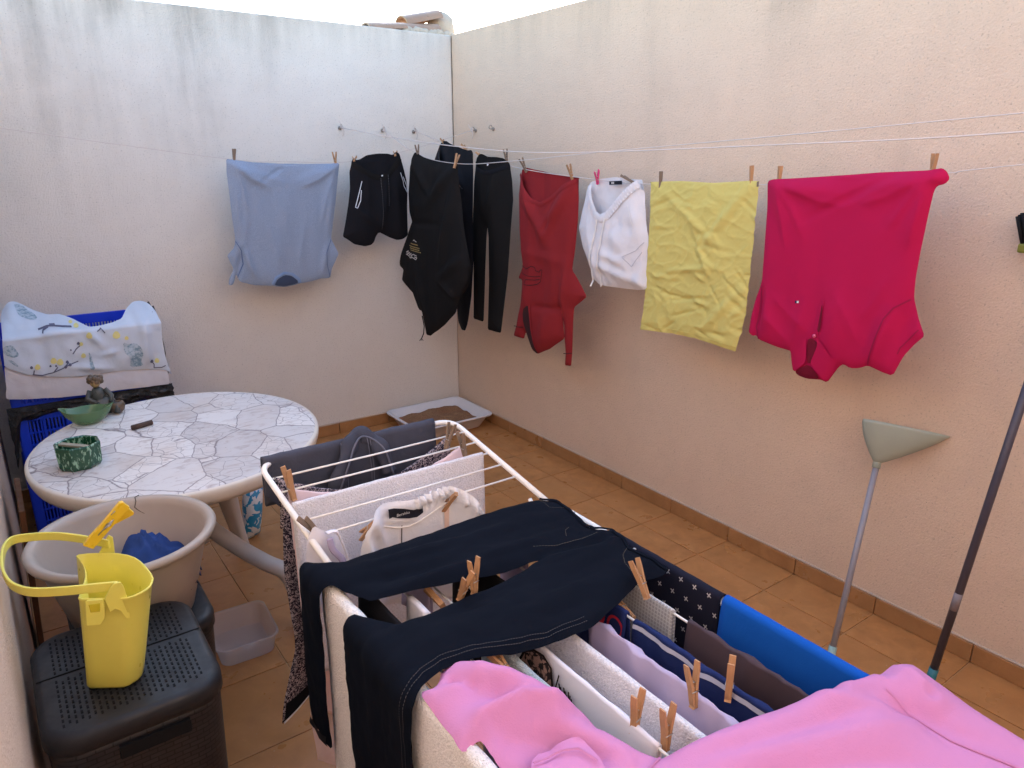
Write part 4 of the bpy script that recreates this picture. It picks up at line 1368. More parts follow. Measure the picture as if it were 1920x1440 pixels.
M["leopard_dark"] = flat("dark_brown_print", (0.016, 0.009, 0.009))


def pattern_floral():
    m = NT("navy_cream_sprig_print")
    co = m.coord("UV")
    v = m.voro(co, 110)
    v2 = m.noise(co, 160, 3, 0.6, 1.5)
    k = m.ramp(v2, [(0.50, 0.0), (0.54, 1.0)])
    c = m.mix(k, (0.016, 0.014, 0.030), lin(172, 160, 164))
    c = m.mix(m.ramp(v.outputs["Distance"], [(0.10, 1.0), (0.16, 0.0)]), c, lin(176, 164, 168))
    return m.out(c, 0.9, m.bump(m.noise(m.coord(), 10, 3), 0.4, 0.006), Specular_IOR_Level=0.2)


def pattern_cross():
    m = NT("navy_with_pale_crosses")
    tc = m.n("ShaderNodeTexCoord")
    sp = m.n("ShaderNodeSeparateXYZ")
    m.l(tc.outputs["UV"], sp.inputs[0])
    cell = 0.034
    row = m.math('DIVIDE', sp.outputs[1], cell)
    rf = m.math('FLOOR', row)
    odd = m.math('MODULO', m.math('ABSOLUTE', rf), 2.0)
    cx_ = m.math('ADD', m.math('DIVIDE', sp.outputs[0], cell), m.math('MULTIPLY', odd, 0.5))
    fx = m.math('SUBTRACT', m.math('FRACT', m.math('ADD', cx_, 100.0)), 0.5)
    fy = m.math('SUBTRACT', m.math('FRACT', m.math('ADD', row, 100.0)), 0.5)
    a = m.math('ABSOLUTE', m.math('ADD', m.math('MULTIPLY', fx, 0.9), m.math('MULTIPLY', fy, 0.45)))
    b = m.math('ABSOLUTE', m.math('SUBTRACT', m.math('MULTIPLY', fy, 0.9), m.math('MULTIPLY', fx, 0.45)))
    w_, L_ = 0.035, 0.165
    k1 = m.math('MULTIPLY', m.math('LESS_THAN', a, w_), m.math('LESS_THAN', b, L_))
    k2 = m.math('MULTIPLY', m.math('LESS_THAN', b, w_), m.math('LESS_THAN', a, L_))
    k = m.math('MAXIMUM', k1, k2)
    c = m.mix(k, (0.008, 0.009, 0.022), lin(170, 166, 168))
    return m.out(c, 0.9, m.bump(m.noise(m.coord(), 500, 2), 0.2, 0.0008), Specular_IOR_Level=0.2)


def pattern_waffle():
    m = NT("grey_waffle_cotton")
    co = m.coord("UV", (1, 1, 1))
    v = m.n("ShaderNodeTexBrick")
    v.offset = 0.0
    v.inputs["Scale"].default_value = 1.0
    v.inputs["Brick Width"].default_value = 0.0075
    v.inputs["Row Height"].default_value = 0.0075
    v.inputs["Mortar Size"].default_value = 0.0012
    v.inputs["Color1"].default_value = (0.33, 0.34, 0.36, 1)
    v.inputs["Color2"].default_value = (0.36, 0.37, 0.39, 1)
    v.inputs["Mortar"].default_value = (0.50, 0.52, 0.55, 1)
    m.l(co, v.inputs[0])
    return m.out(v.outputs["Color"], 0.95, m.bump(v.outputs["Fac"], 0.6, 0.004), Specular_IOR_Level=0.15)


def sheer_mat():
    m = NT("pale_pink_sheer")
    co = m.coord()
    c = m.mix(m.noise(co, 30, 3), lin(200, 178, 182), lin(228, 208, 212))
    m.out(c, 0.8)
    m.b.inputs["Alpha"].default_value = 0.55
    return m.m


M["sprig"] = pattern_floral()
M["cross"] = pattern_cross()
M["waffle"] = pattern_waffle()
M["sheer"] = sheer_mat()


def on_drape(V, S, a0, a1, nrm):
    """a Cloth that lies on a draped sheet: u along the wire, v signed length from the wire"""
    na, ns, _ = V.shape
    nrm = np.array(nrm, float)
    def place(u, v, n):
        fa = np.clip((np.asarray(u) - a0) / (a1 - a0), 0, 1) * (na - 1)
        fs = np.interp(v, S, np.arange(ns))
        i = np.clip(fa.astype(int), 0, na - 2); j = np.clip(fs.astype(int), 0, ns - 2)
        p, q_ = (fa - i)[:, None], (fs - j)[:, None]
        P = V[i, j] * (1 - p) * (1 - q_) + V[i + 1, j] * p * (1 - q_) + V[i, j + 1] * (1 - p) * q_ + V[i + 1, j + 1] * p * q_
        return P + nrm * np.asarray(n)[:, None]
    c = Cloth([(a0, -5), (a1, -5), (a1, 5), (a0, 5)], place, 0, 0, 0.01, None, 0.01, 0)
    return c


# ---- far wing
o, V, S = drape("grey_jeans", 'X', WY1, -2.066, -1.59, zw(WY1) + 0.004, 0.24, 0.14, M["denim_grey"], "faded grey jeans draped over the far bar of the rack", "jeans", None, 0.011, 0.013, 0.012, 4, 3, hem=lambda u, s: np.where(s < 0, -0.55 * np.clip(1 - u / 0.22, 0, 1), 0), crease=0.006)
c = on_drape(V, S, -2.066, -1.59, (0, -1, 0.2))
for a_ in (-1.872, -1.80):
    for dx in (0, 0.007):
        c.ribbon("seam", [(a_ + dx, -0.01), (a_ + dx + 0.004, -0.10), (a_ + dx, -0.22)], 0.0022, M["denim_seam"], o, 0.0125)
# knotted leg loop standing on the bar
pts = [(-1.90, -2.50, 0.845), (-1.872, -2.505, 0.915), (-1.845, -2.484, 0.952), (-1.815, -2.466, 0.966), (-1.785, -2.478, 0.952), (-1.768, -2.502, 0.925), (-1.752, -2.510, 0.860)]
g = Geo(); g.tube(catenary(pts, 6), [0.021 + 0.004 * math.sin(k * 0.7) for k in range(37)], 12, True, 0.6); g.build("waist_knot", M["denim_grey"], o)
g = Geo(); g.tube(catenary([(p[0] + 0.004, p[1] - 0.018, p[2]) for p in pts], 6), 0.0028, 6); g.build("seam", M["denim_seam"], o)


def ends_sprig(u, s):
    return np.where(u < 0.5, 1, 0) * (0.015 * pn(np.abs(s) * 6, u * 2, 5) - 0.05 * np.clip((np.abs(s) - 0.45) / 0.2, 0, 1)) * (1 - u)


o, V, S = drape("sprig_trousers", 'X', -2.545, -2.062, -1.585, zw(-2.545) + 0.002, 0.62, 0.14, M["sprig"], "dark sprig-print trousers with black hem, hanging long at the rack's far corner", "trousers", None, 0.003, 0.004, 0.016, 6, 5, sag=0.085, hem=lambda u, s: np.where(s < 0, 0.10 - 0.45 * np.clip(u * 2.2, 0, 1), 0), ends=ends_sprig, crease=0.006)
c = on_drape(V, S, -2.062, -1.585, (0, -1, 0))
c.ribbon("hem_band", [(-2.058, -0.600), (-2.0, -0.600), (-1.94, -0.600)], 0.05, M["black"], o, 0.004)
c.ribbon("hem_edge", [(-2.060, -0.617), (-2.0, -0.617), (-1.94, -0.617)], 0.006, M["white_line"], o, 0.006)
o, V, S = drape("pale_pink_top", 'X', -2.604, -2.052, -1.572, zw(-2.604) + 0.002, 0.60, 0.16, M["pale_pink"], "pale pink long garment hanging behind the white towel on the rack", "garment", None, 0.002, 0.004, 0.018, 7, 8, sag=0.06, hem=lambda u, s: np.where(s < 0, 0.06 * np.sin(u * 9), 0), crease=0.008)
c = on_drape(V, S, -2.052, -1.572, (0, -1, 0))
u0 = np.linspace(-2.05, -1.80, 26); rows = []
for k in range(12):
    t = k / 11
    rows.append([np.array(p) for p in c.pts(np.stack([u0 + 0.02 * t * np.sin(u0 * 40) + 0.05 * t * (u0 + 1.95), np.full_like(u0, -0.59)], 1), 1, 0.0) + np.array([0.0, 0.012 * math.sin(t * 5), -0.17 * t])])
Geo().loft(rows, False).build("sheer_hem", M["sheer"], o)
drape("white_hand_towel", 'X', -2.664, -2.064, -1.556, zw(-2.664) + 0.002, 0.46, 0.40, M["towel_white"], "white terry towel across the far wing of the rack", "towel", None, 0.006, 0.006, 0.006, 4, 12)

# white joggers/shorts pinned on the front wing wire, waistband open towards the viewer
WS_Y = -2.79
q = lambda pts: P_y(pts, WS_Y)
zq = zm(660, 900, 250 / 1920.0)
qq = lambda pts: q(zq(pts))
U = lambda a, b: qq([(a, b)])[0]
js = empty("white_jogger_shorts", (-1.82, WS_Y, 0.5), "white elasticated jogger shorts with black label, pegged on the rack", "shorts")
out = [(40, 620), (140, 470), (190, 385), (330, 350), (480, 310), (640, 292), (840, 280), (960, 240), (1100, 175), (1240, 130), (1380, 75), (1460, 80), (1580, 120), (1660, 210), (1690, 330), (1740, 470), (1745, 620), (1700, 1000), (1500, 1700), (200, 1800), (30, 1300), (10, 900)]
def fj(u, v):
    top = np.interp(u, [U(0, 0)[0], U(190, 0)[0], U(840, 0)[0], U(1380, 0)[0], U(1700, 0)[0]], [U(0, 600)[1], U(190, 385)[1], U(840, 280)[1], U(1380, 75)[1], U(1700, 300)[1]])
    d = top - v
    band = np.exp(-((d - 0.012) / 0.017) ** 2)
    gth = np.clip((u - U(820, 0)[0]) / 0.03, 0, 1)
    n = band * (0.005 + 0.011 * gth * np.sin(u * 2 * math.pi / 0.016 + 2 * pn(u * 40, v * 20, 3)) + 0.014 * gth * pn(u * 60, v * 60, 8))
    n = n + 0.05 * np.exp(-((u - U(60, 0)[0]) / 0.035) ** 2) + 0.05 * np.exp(-((u - U(1660, 0)[0]) / 0.03) ** 2)
    n = n + 0.016 * pn(u * 24, v * 18, 6) * (np.exp(-((u - U(1640, 0)[0]) / 0.03) ** 2) + 0.9 * np.exp(-((u - U(120, 0)[0]) / 0.04) ** 2))
    n = n + 0.006 * pn(u * 14, v * 7, 2)
    n = n + ridge(u, v, U(200, 420), U(420, 900), 0.010, 0.018) + ridge(u, v, U(60, 700), U(200, 1050), 0.008, 0.014) + ridge(u, v, U(340, 560), U(940, 560), 0.006, 0.006)
    return n
c = Cloth(qq(out), hang_y(WS_Y), 0.004, 0.012, 0.012, fj, 0.005, 1)
c.build("body", M["white_fleece"], js)
c.ribbon("inner_seam", qq([(700, 640), (704, 900)]), 0.0028, M["stitch"], js, 0.0015)
c.ribbon("waist_seam", qq([(340, 600), (480, 650), (640, 672), (800, 655), (960, 560), (1100, 480), (1380, 300)]), 0.0045, M["white_cord"], js, 0.002, thick=0.003)
c.ribbon("side_seam", qq([(1350, 330), (1352, 700)]), 0.012, M["pink_skin"], js, 0.002)
lab = c.patch("brand_label", qq([(470, 385), (560, 370), (700, 376), (830, 395), (920, 385), (990, 345), (992, 440), (900, 505), (780, 520), (620, 515), (540, 500), (488, 520)]), M["label_black"], js, 0.006, sm=0, h=0.004)
c.text("lettering", "Bershka", U(690, 450), 0.0105, M["label_white"], lab, -0.05, 0.0078)

# strap top next to it
st = empty("strap_top", (-2.0, -2.795, 0.6), "small white strappy top pegged at the near left of the rack wing", "top")
q = lambda pts: P_y(pts, -2.80)
c = Cloth(q([(588, 985), (600, 992), (622, 998), (640, 1010), (648, 1060), (640, 1150), (575, 1150), (572, 1060), (578, 1010)]), hang_y(-2.80), 0.008, 0.008, 0.02, folds(14, 14, 3, 0.008), 0.007, 1)
c.build("body", M["white_jersey"], st)
for k, pp in enumerate([[(612, 1000), (630, 996), (640, 1015), (650, 1040), (652, 1070)], [(618, 1010), (624, 1030), (642, 1050), (646, 1075)]]):
    P3 = [Vector(ony(a, b, -2.82 - 0.01 * k)) for a, b in pp]
    Geo().tube(catenary(P3, 5), 0.007, 8, True, 0.35).build("strap", M["lavender"] if k else M["white_jersey"], st)

# ---- centre: white towel over the left bar
drape("white_bath_towel", 'Y', RX0, -3.66, -2.955, ZR + 0.006, 0.62, 0.30, M["towel_cream"], "long white bath towel over the left bar under the navy jeans", "towel", None, 0.007, 0.012, 0.010, 3.0, 21, spread=0.006)
# small things showing between the jeans' legs
drape("black_sock", 'Y', -2.045, -3.16, -2.975, ZR + 0.002, 0.15, 0.14, M["black"], "black sock on the first wire, seen between the navy jeans' legs", "sock", None, 0.004, 0.004, 0.008, 9, 23)
drape("white_sock", 'Y', -1.99, -3.145, -3.075, ZR + 0.002, 0.10, 0.12, M["white_jersey"], "white sock on a wire seen between the navy jeans' legs", "sock", None, 0.006, 0.006, 0.006, 12, 24)
drape("lavender_cloth", 'Y', -1.935, -3.05, -2.96, ZR + 0.002, 0.10, 0.18, M["lavender"], "lavender cloth under a flat peg, seen between the navy jeans' legs", "cloth", None, 0.004, 0.005, 0.012, 12, 25)
drape("black_vest", 'Y', -1.82, -3.16, -2.96, ZR + 0.002, 0.28, 0.25, M["black2"], "black garment on a middle wire, under the navy jeans", "garment", None, 0.004, 0.004, 0.010, 8, 26)
drape("lilac_top", 'Y', -1.70, -3.05, -2.965, ZR + 0.002, 0.18, 0.2, M["lavender"], "lilac top glimpsed near the crotch of the navy jeans", "top", None, 0.004, 0.004, 0.010, 9, 27)
# row of washing to the right of the jeans
drape("blue_grey_towel", 'Y', -1.935, -3.62, -3.245, ZR + 0.002, 0.30, 0.30, M["towel_blue_grey"], "pale blue-grey towel edge beside the pink sweatshirt", "towel", None, 0.006, 0.006, 0.008, 4, 31)
o, V, S = drape("printed_t_shirt", 'Y', -1.88, -3.60, -3.20, ZR + 0.002, 0.36, 0.32, M["white_jersey"], "white T-shirt with dark brown fringe print, on the rack", "t-shirt", None, 0.003, 0.004, 0.006, 4, 33, crease=0.003)
c = on_drape(V, S, -3.60, -3.20, (-1, 0, 0.15))
shp = [(-3.285, -0.060), (-3.300, -0.030), (-3.325, -0.014), (-3.352, -0.010), (-3.372, -0.020), (-3.378, -0.050), (-3.384, -0.10), (-3.40, -0.20), (-3.33, -0.20), (-3.30, -0.14), (-3.275, -0.10)]
def leo():
    m = NT("leopard_print")
    co = m.coord("UV")
    k = m.ramp(m.noise(co, 70, 3, 0.5, 1.2), [(0.46, 0.0), (0.52, 1.0)])
    return m.out(m.mix(k, (0.016, 0.010, 0.012), lin(176, 140, 128)), 0.9)
M["leopard"] = leo()
pr = c.patch("leopard_print", shp, M["leopard"], o, 0.0042, h=0.008)
c.ribbon("print_outline", shp[:7] + [(-3.392, -0.14)], 0.005, M["leopard_dark"], o, 0.005)
rs = random.Random(3)
for k in range(9):
    y0 = -3.405 - 0.004 * k
    c.ribbon("fringe_print", [(y0 + 0.012, -0.035 - 0.004 * (k % 3)), (y0 + 0.002 * k - 0.004, -0.09), (y0 + 0.022 - 0.003 * k, -0.13 - 0.01 * rs.random())], 0.0032, M["leopard_dark"], o, 0.0045)
c.ribbon("fringe_print", [(-3.39, -0.12), (-3.385, -0.05), (-3.392, -0.02)], 0.003, M["leopard_dark"], o, 0.0045)
drape("thick_white_towel", 'Y', -1.82, -3.64, -3.215, ZR + 0.002, 0.42, 0.36, M["towel_white"], "thick white towel in the middle of the rack beside the printed T-shirt", "towel", None, 0.007, 0.007, 0.006, 3.5, 35)
drape("lavender_t_shirt", 'Y', -1.758, -3.70, -3.325, ZR + 0.002, 0.34, 0.32, M["lavender"], "pale lavender T-shirt between the white towel and navy striped cloth", "t-shirt", None, 0.003, 0.004, 0.016, 8, 37, crease=0.022)
o, V, S = drape("striped_cloth", 'Y', -1.698, -3.70, -3.372, ZR + 0.002, 0.30, 0.28, M["navy_towel"], "navy kitchen cloth with thin white stripes on the rack", "cloth", None, 0.003, 0.004, 0.014, 7, 39, crease=0.018)
c = on_drape(V, S, -3.70, -3.372, (-1, 0, 0.2))
for s_ in (-0.012, -0.075, -0.14):
    c.ribbon("stripe", [(-3.697, s_), (-3.55, s_), (-3.375, s_)], 0.009, M["white_stripe"], o, 0.0034, h=0.01)
drape("waffle_cloth", 'Y', -1.624, -3.395, -3.20, ZR + 0.002, 0.22, 0.20, M["waffle"], "grey waffle dishcloth pegged next to the starry navy cloth", "cloth", None, 0.004, 0.004, 0.005, 5, 41)
drape("dark_grey_shirt", 'Y', -1.624, -3.72, -3.43, ZR + 0.002, 0.32, 0.30, M["dgrey"], "dark grey-brown shirt on the wire beside the blue cloth", "shirt", None, 0.003, 0.004, 0.013, 9, 43, crease=0.018)
drape("cross_print_cloth", 'Y', RX1, -3.425, -3.12, ZR + 0.006, 0.34, 0.30, M["cross"], "dark navy cloth printed with tiny pale crosses on the right bar", "cloth", None, 0.003, 0.010, 0.005, 4, 45, crease=0.002)
drape("blue_cloth", 'Y', RX1, -3.80, -3.43, ZR + 0.007, 0.30, 0.34, M["royal"], "royal blue cloth over the right bar of the rack", "cloth", None, 0.004, 0.011, 0.006, 3, 47)
o, V, S = drape("boxer_shorts", 'Y', -1.698, -3.352, -3.20, ZR + 0.004, 0.16, 0.15, M["boxer"], "navy boxer shorts with red lettering and yellow trim", "boxer shorts", None, 0.003, 0.004, 0.008, 7, 49)
c = on_drape(V, S, -3.352, -3.20, (-1, 0, 0.1))
c.text("lettering", "UO", (-3.312, -0.040), 0.060, M["red_print"], o, 0.10, 0.006, -1)
c.ribbon("trim", [(-3.350, -0.076), (-3.28, -0.080), (-3.205, -0.078)], 0.006, M["yellow_print"], o, 0.005)

# ---- navy jeans lying across the rack, legs hanging over the left bar
ZJ = ZR + 0.030


def bend_left(xb, rr, z0, lift=None):
    def f(u, v, n):
        u = np.asarray(u); v = np.asarray(v); n = np.asarray(n)
        d = xb - u
        ang = np.clip(d / rr, 0, math.pi / 2)
        x = np.where(d > 0, xb - (rr + n) * np.sin(ang), u)
        z = np.where(d > 0, z0 - rr + (rr + n) * np.cos(ang), z0 + n)
        z = z - np.maximum(d - rr * math.pi / 2, 0)
        if lift is not None:
            z = z + lift(u, v) * (d < 0)
        return np.stack([x, v, z], 1)
    return f


top = lambda pts: P_z(pts, ZJ + 0.012)
xb = RX0 - 0.004
far_edge = top([(640, 1047), (700, 1024), (800, 990), (900, 958), (960, 940), (1010, 929)])
waist = top([(1045, 930), (1066, 946), (1092, 972), (1112, 985), (1150, 983), (1170, 1000), (1186, 1022), (1222, 1040), (1258, 1056)])
near = top([(1240, 1068), (1197, 1080), (1160, 1122), (1110, 1166), (1040, 1196), (960, 1213), (900, 1222), (835, 1243), (800, 1266), (778, 1290)])
gap2 = top([(745, 1160), (800, 1142), (860, 1117), (930, 1086), (985, 1056), (1015, 1036)])
gap1 = top([(975, 1052), (920, 1068), (840, 1088), (760, 1102), (700, 1116)])
out = [(xb - 0.40, -2.885), (xb - 0.2, -2.875), (xb - 0.02, -2.872)] + far_edge + waist + near + [(xb - 0.03, near[-1][1] - 0.004), (xb - 0.2, near[-1][1]), (xb - 0.56, near[-1][1] + 0.01), (xb - 0.56, -3.115), (xb - 0.2, -3.095), (xb - 0.01, -3.092)] + gap2 + gap1 + [(xb - 0.01, -2.99), (xb - 0.2, -2.975), (xb - 0.40, -2.972)]


def fold_j(u, v):
    n = 0.008 * pn(u * 4, v * 18, 4) + 0.004 * pn(u * 9, v * 34, 7) + 0.0025 * pn(u * 30, v * 60, 9)
    A = lambda a, b: tuple(top([(a, b)])[0])
    for (a, b, wd, am) in [(A(650, 1070), A(960, 985), 0.012, 0.012), (A(640, 1095), A(900, 1045), 0.012, -0.010), (A(700, 1120), A(1000, 1010), 0.014, 0.010), (A(720, 1230), A(1060, 1090), 0.022, 0.012), (A(850, 1215), A(1150, 1080), 0.020, 0.010), (A(1010, 1035), A(1160, 1000), 0.010, -0.012), (A(800, 1170), A(1000, 1080), 0.012, -0.008), (A(1080, 960), A(1180, 1030), 0.012, 0.006)]:
        n = n + ridge(u, v, a, b, wd, am)
    return n


nj = empty("navy_jeans", (-1.8, -3.05, ZR), "dark navy jeans laid across the rack with both legs hanging over the left bar", "jeans")
lift_j = lambda u, v: -0.006 * np.cos((u - RX0) / 0.06 * math.pi) ** 2 * 0 + np.where(u > RX1 + 0.01, -(u - RX1 - 0.01) * 1.1, 0)
c = Cloth(out, bend_left(xb, 0.026, ZJ, lift_j), 0.010, 0.007, 0.012, fold_j, 0.009, 1)
c.build("body", M["navy_denim"], nj)


def stitched(cl, name, pts, mat, par, dash=0.0030, gapd=0.0016, wd=0.0009, eps=0.0010):
    pts = [np.array(p) for p in pts]
    V = []; F = []
    seglen = [np.linalg.norm(b - a) for a, b in zip(pts[:-1], pts[1:])]
    cum = np.concatenate([[0], np.cumsum(seglen)])
    xs = [p[0] for p in pts]; ys = [p[1] for p in pts]
    s_ = 0.0
    while s_ + dash < cum[-1]:
        a = np.array([np.interp(s_, cum, xs), np.interp(s_, cum, ys)]); b = np.array([np.interp(s_ + dash, cum, xs), np.interp(s_ + dash, cum, ys)])
        t = (b - a) / (np.linalg.norm(b - a) + 1e-9); nn = np.array([-t[1], t[0]]) * wd / 2
        k = len(V)
        V += list(cl.pts(np.array([a + nn, a - nn, b - nn, b + nn]), 1, eps))
        F.append((k, k + 1, k + 2, k + 3))
        s_ += dash + gapd
    return mesh(name, V, F, mat, par, False)


sh_ = lambda pts, dv: [(p[0], p[1] + dv) for p in pts]
seam = near[3:] + [(xb - 0.03, near[-1][1] - 0.003), (xb - 0.2, near[-1][1] + 0.001), (xb - 0.5, near[-1][1] + 0.010)]
sm_line = chaikin(seam, 0)
for dv in (0.012, 0.020):
    stitched(c, "seam_stitching", sh_(seam, dv), M["stitch"], nj)
for pp in ([(1190, 1076), (1172, 1058), (1168, 1040), (1176, 1024)], [(1000, 1022), (1040, 1018), (1085, 1008), (1120, 996)], [(1012, 934), (1030, 950), (1052, 950), (1066, 946)], [(1062, 1002), (1060, 992), (1068, 984)], [(1098, 976), (1108, 980)]):
    stitched(c, "fly_stitching", top(pp), M["tan_stitch"], nj, 0.004, 0.002)
c.ribbon("waistband", top([(1012, 932), (1050, 938), (1068, 952), (1094, 976), (1114, 988), (1148, 988), (1166, 1003), (1182, 1026), (1218, 1044), (1252, 1058)]), 0.010, M["navy_denim"], nj, 0.002, thick=0.004)
for (px, r_) in (((1076, 957), 0.0035), ((1190, 1023), 0.004)):
    p = c.pts(top([px]), 1, 0.004)[0]
    Geo().ball(p, (r_, r_, r_ * 0.6), 10, 6).build("rivet", M["wire_steel"], nj)
c.ribbon("hem", [(xb - 0.380, -2.966), (xb - 0.380, -2.93), (xb - 0.380, -2.890)], 0.026, M["charcoal"], nj, 0.003, thick=0.003)
c.ribbon("hem", [(xb - 0.545, -3.115), (xb - 0.545, -3.19), (xb - 0.545, -3.26)], 0.032, M["charcoal"], nj, 0.003, thick=0.003)

# ---- pink sweatshirt over the near end of the rack
ZP = ZR + 0.012
topp = lambda pts: P_z(pts, ZP + 0.02)
XR_ = RX1 + 0.03


def bend_right(xb, rr, z0):
    def f(u, v, n):
        u = np.asarray(u); v = np.asarray(v); n = np.asarray(n)
        d = u - xb
        ang = np.clip(d / rr, 0, math.pi / 2)
        x = np.where(d > 0, xb + (rr + n) * np.sin(ang), u)
        z = np.where(d > 0, z0 - rr + (rr + n) * np.cos(ang), z0 + n)
        z = z - np.maximum(d - rr * math.pi / 2, 0)
        return np.stack([x, v, z], 1)
    return f


outp = topp([(786, 1290), (808, 1284), (822, 1272), (828, 1248), (845, 1233), (870, 1232), (905, 1242), (960, 1266), (1020, 1300), (1120, 1352), (1200, 1391), (1238, 1403), (1290, 1385), (1400, 1342), (1520, 1306), (1600, 1282), (1650, 1264), (1690, 1250)])
outp += [(XR_ + 0.12, -3.70), (XR_ + 0.30, -3.80), (XR_ + 0.32, -4.05), (-1.5, -4.08), (-1.75, -4.05), (-1.95, -3.93), (-2.02, -3.80)]
outp += topp([(990, 1475), (985, 1436), (1010, 1408), (1040, 1398), (1020, 1425), (960, 1425), (925, 1402), (905, 1376), (888, 1380), (868, 1392), (858, 1384), (848, 1366)])
A = lambda a, b: tuple(topp([(a, b)])[0])


def fold_p(u, v):
    n = 0.005 * pn(u * 5, v * 5, 5) + 0.0012 * pn(u * 22, v * 22, 8)
    def aniso(p0, p1, fa, fc, seed, amp):
        d_ = np.array(p1) - np.array(p0); d_ /= np.linalg.norm(d_)
        al = (u - p0[0]) * d_[0] + (v - p0[1]) * d_[1]; cr = -(u - p0[0]) * d_[1] + (v - p0[1]) * d_[0]
        return amp * (1 - 2.4 * np.abs(pn(al * fa, cr * fc + 0.7 * pn(al * 5, cr * 4, seed + 2), seed)))
    left = np.clip((A(1240, 1403)[0] - u) / 0.06 + 0.5, 0, 1)
    n = n + left * aniso(A(830, 1260), A(1230, 1400), 3.0, 13, 3, 0.003) + (1 - left) * aniso(A(1238, 1403), A(1690, 1250), 2.0, 6, 6, 0.002)
    def P(*pp): return [A(*p) for p in pp]
    for pp, wd, am in [(P((838, 1247), (1000, 1300), (1120, 1360)), 0.022, 0.026), (P((818, 1290), (905, 1286), (985, 1300)), 0.012, 0.014), (P((882, 1386), (905, 1346), (985, 1326), (1085, 1348)), 0.012, 0.026),
                       (P((1000, 1348), (1200, 1425)), 0.014, 0.014), (P((828, 1274), (905, 1296)), 0.006, -0.016), (P((900, 1312), (1045, 1320)), 0.009, -0.014), (P((925, 1398), (1060, 1386), (1185, 1428)), 0.016, -0.026), (P((1090, 1330), (1225, 1398)), 0.008, -0.010),
                       (P((1240, 1412), (1450, 1346), (1650, 1286)), 0.030, 0.016), (P((1260, 1442), (1520, 1386), (1760, 1346)), 0.024, 0.014), (P((1290, 1425), (1560, 1352), (1640, 1330)), 0.012, -0.012), (P((1640, 1312), (1720, 1330), (1790, 1370), (1900, 1404)), 0.008, -0.018), (P((1690, 1264), (1745, 1312)), 0.012, 0.016), (P((1330, 1470), (1600, 1420), (1800, 1430)), 0.014, -0.014), (P((1560, 1300), (1660, 1268)), 0.020, 0.016)]:
        n = n + crease(u, v, pp, wd * 1.7, am * 1.25)
    n = n - 0.006
    rs_ = random.Random(12)
    for k in range(12):         # small crisp wrinkles following the sleeve and the body
        lf = k < 6
        x0, y0 = (rs_.uniform(850, 1160), rs_.uniform(1260, 1420)) if lf else (rs_.uniform(1280, 1820), rs_.uniform(1300, 1460))
        ag = rs_.gauss(0.30, 0.35) if lf else rs_.gauss(-0.30, 0.35)
        L_ = rs_.uniform(50, 130)
        n = n + crease(u, v, P((x0, y0), (x0 + 0.5 * L_ * math.cos(ag), y0 + 0.5 * L_ * math.sin(ag) + rs_.uniform(-6, 6)), (x0 + L_ * math.cos(ag), y0 + L_ * math.sin(ag))), rs_.uniform(0.006, 0.012), rs_.choice((-1, 1, 1)) * rs_.uniform(0.003, 0.005))
    return np.maximum(n, -0.007 + 0.1 * np.minimum(n + 0.007, 0))


ps = empty("pink_sweatshirt", (-1.7, -3.7, ZR), "pink sweatshirt spread over the near end of the drying rack", "sweatshirt")
c = Cloth(outp, bend_right(XR_, 0.03, ZP), 0.012, 0.008, 0.010, fold_p, 0.0065, 1)
c.build("body", M["pink"], ps)
c.patch("cuff", topp([(995, 1440), (1000, 1412), (1040, 1398), (1080, 1390), (1100, 1402), (1130, 1445), (1150, 1500), (1000, 1500)]), M["pink"], ps, 0.022)
c.ribbon("cuff_seam", topp([(1000, 1438), (1040, 1424), (1085, 1422), (1120, 1448)]), 0.003, M["magenta_shaded"] if False else M["pink"], ps, 0.026, thick=0.003)
for pp_ in ([(1238, 1406), (1222, 1430), (1196, 1455)], [(1660, 1300), (1720, 1332), (1790, 1374), (1915, 1425)]):
    c.ribbon("seam", topp(pp_), 0.0035, M["pink"], ps, 0.0015, thick=0.0028)
drape("grey_cloth", 'Y', -2.045, -3.72, -3.42, ZR + 0.002, 0.30, 0.30, M["lavender"], "grey-lilac cloth below the pink sleeve beside the white bath towel", "cloth", None, 0.004, 0.004, 0.008, 5, 51, crease=0.005)

# ---- pegs on the rack
def pr_(px, z, label, axis, **kw):
    p = onz(px[0], px[1], z)
    kw.setdefault("up", 0.022)
    return peg(p, label, AX if axis == 'X' else AY, group="wooden pegs on the drying rack", **kw)

pr_((548, 925), zw(-2.60), "long wooden peg at the left end of the sprig trousers and pale pink garment", 'X', roll=0.15, lean=-0.05, tilt=-0.16, scale=1.15)
pr_((838, 835), zw(-2.545), "grey wooden peg at the far right of the sprig trousers", 'X', mat=M["peg_grey"], roll=0.35, tilt=0.30)
pr_((871, 850), zw(-2.604), "grey wooden peg at the right end of the pale pink garment", 'X', mat=M["peg_grey"], roll=0.2, tilt=-0.2)
pr_((600, 1004), zw(-2.79), "weathered grey peg on the white strappy top", 'X', mat=M["peg_grey"], roll=0.5, tilt=-0.6, scale=1.05)
pr_((697, 985), zw(-2.79) + 0.012, "peg at the left waistband of the white jogger shorts", 'X', lean=2.45, tilt=0.35, roll=0.2, up=0.016, scale=0.9)
pr_((850, 932), zw(-2.79) + 0.012, "peg at the right waistband of the white jogger shorts", 'X', lean=2.45, tilt=0.25, roll=0.2, up=0.016, scale=0.9)
pr_((889, 1094), ZJ + 0.010, "upright wooden peg in the gap between the navy jeans' legs", 'Y', roll=0.2, up=0.012)
pr_((868, 1108), ZJ + 0.008, "wooden peg leaning beside the upright one between the jeans' legs", 'Y', roll=0.3, tilt=-0.45, up=0.008)
pr_((815, 1120), ZR - 0.002, "wooden peg lying flat on the lavender cloth", 'Y', tilt=1.5, roll=1.2, up=0.004)
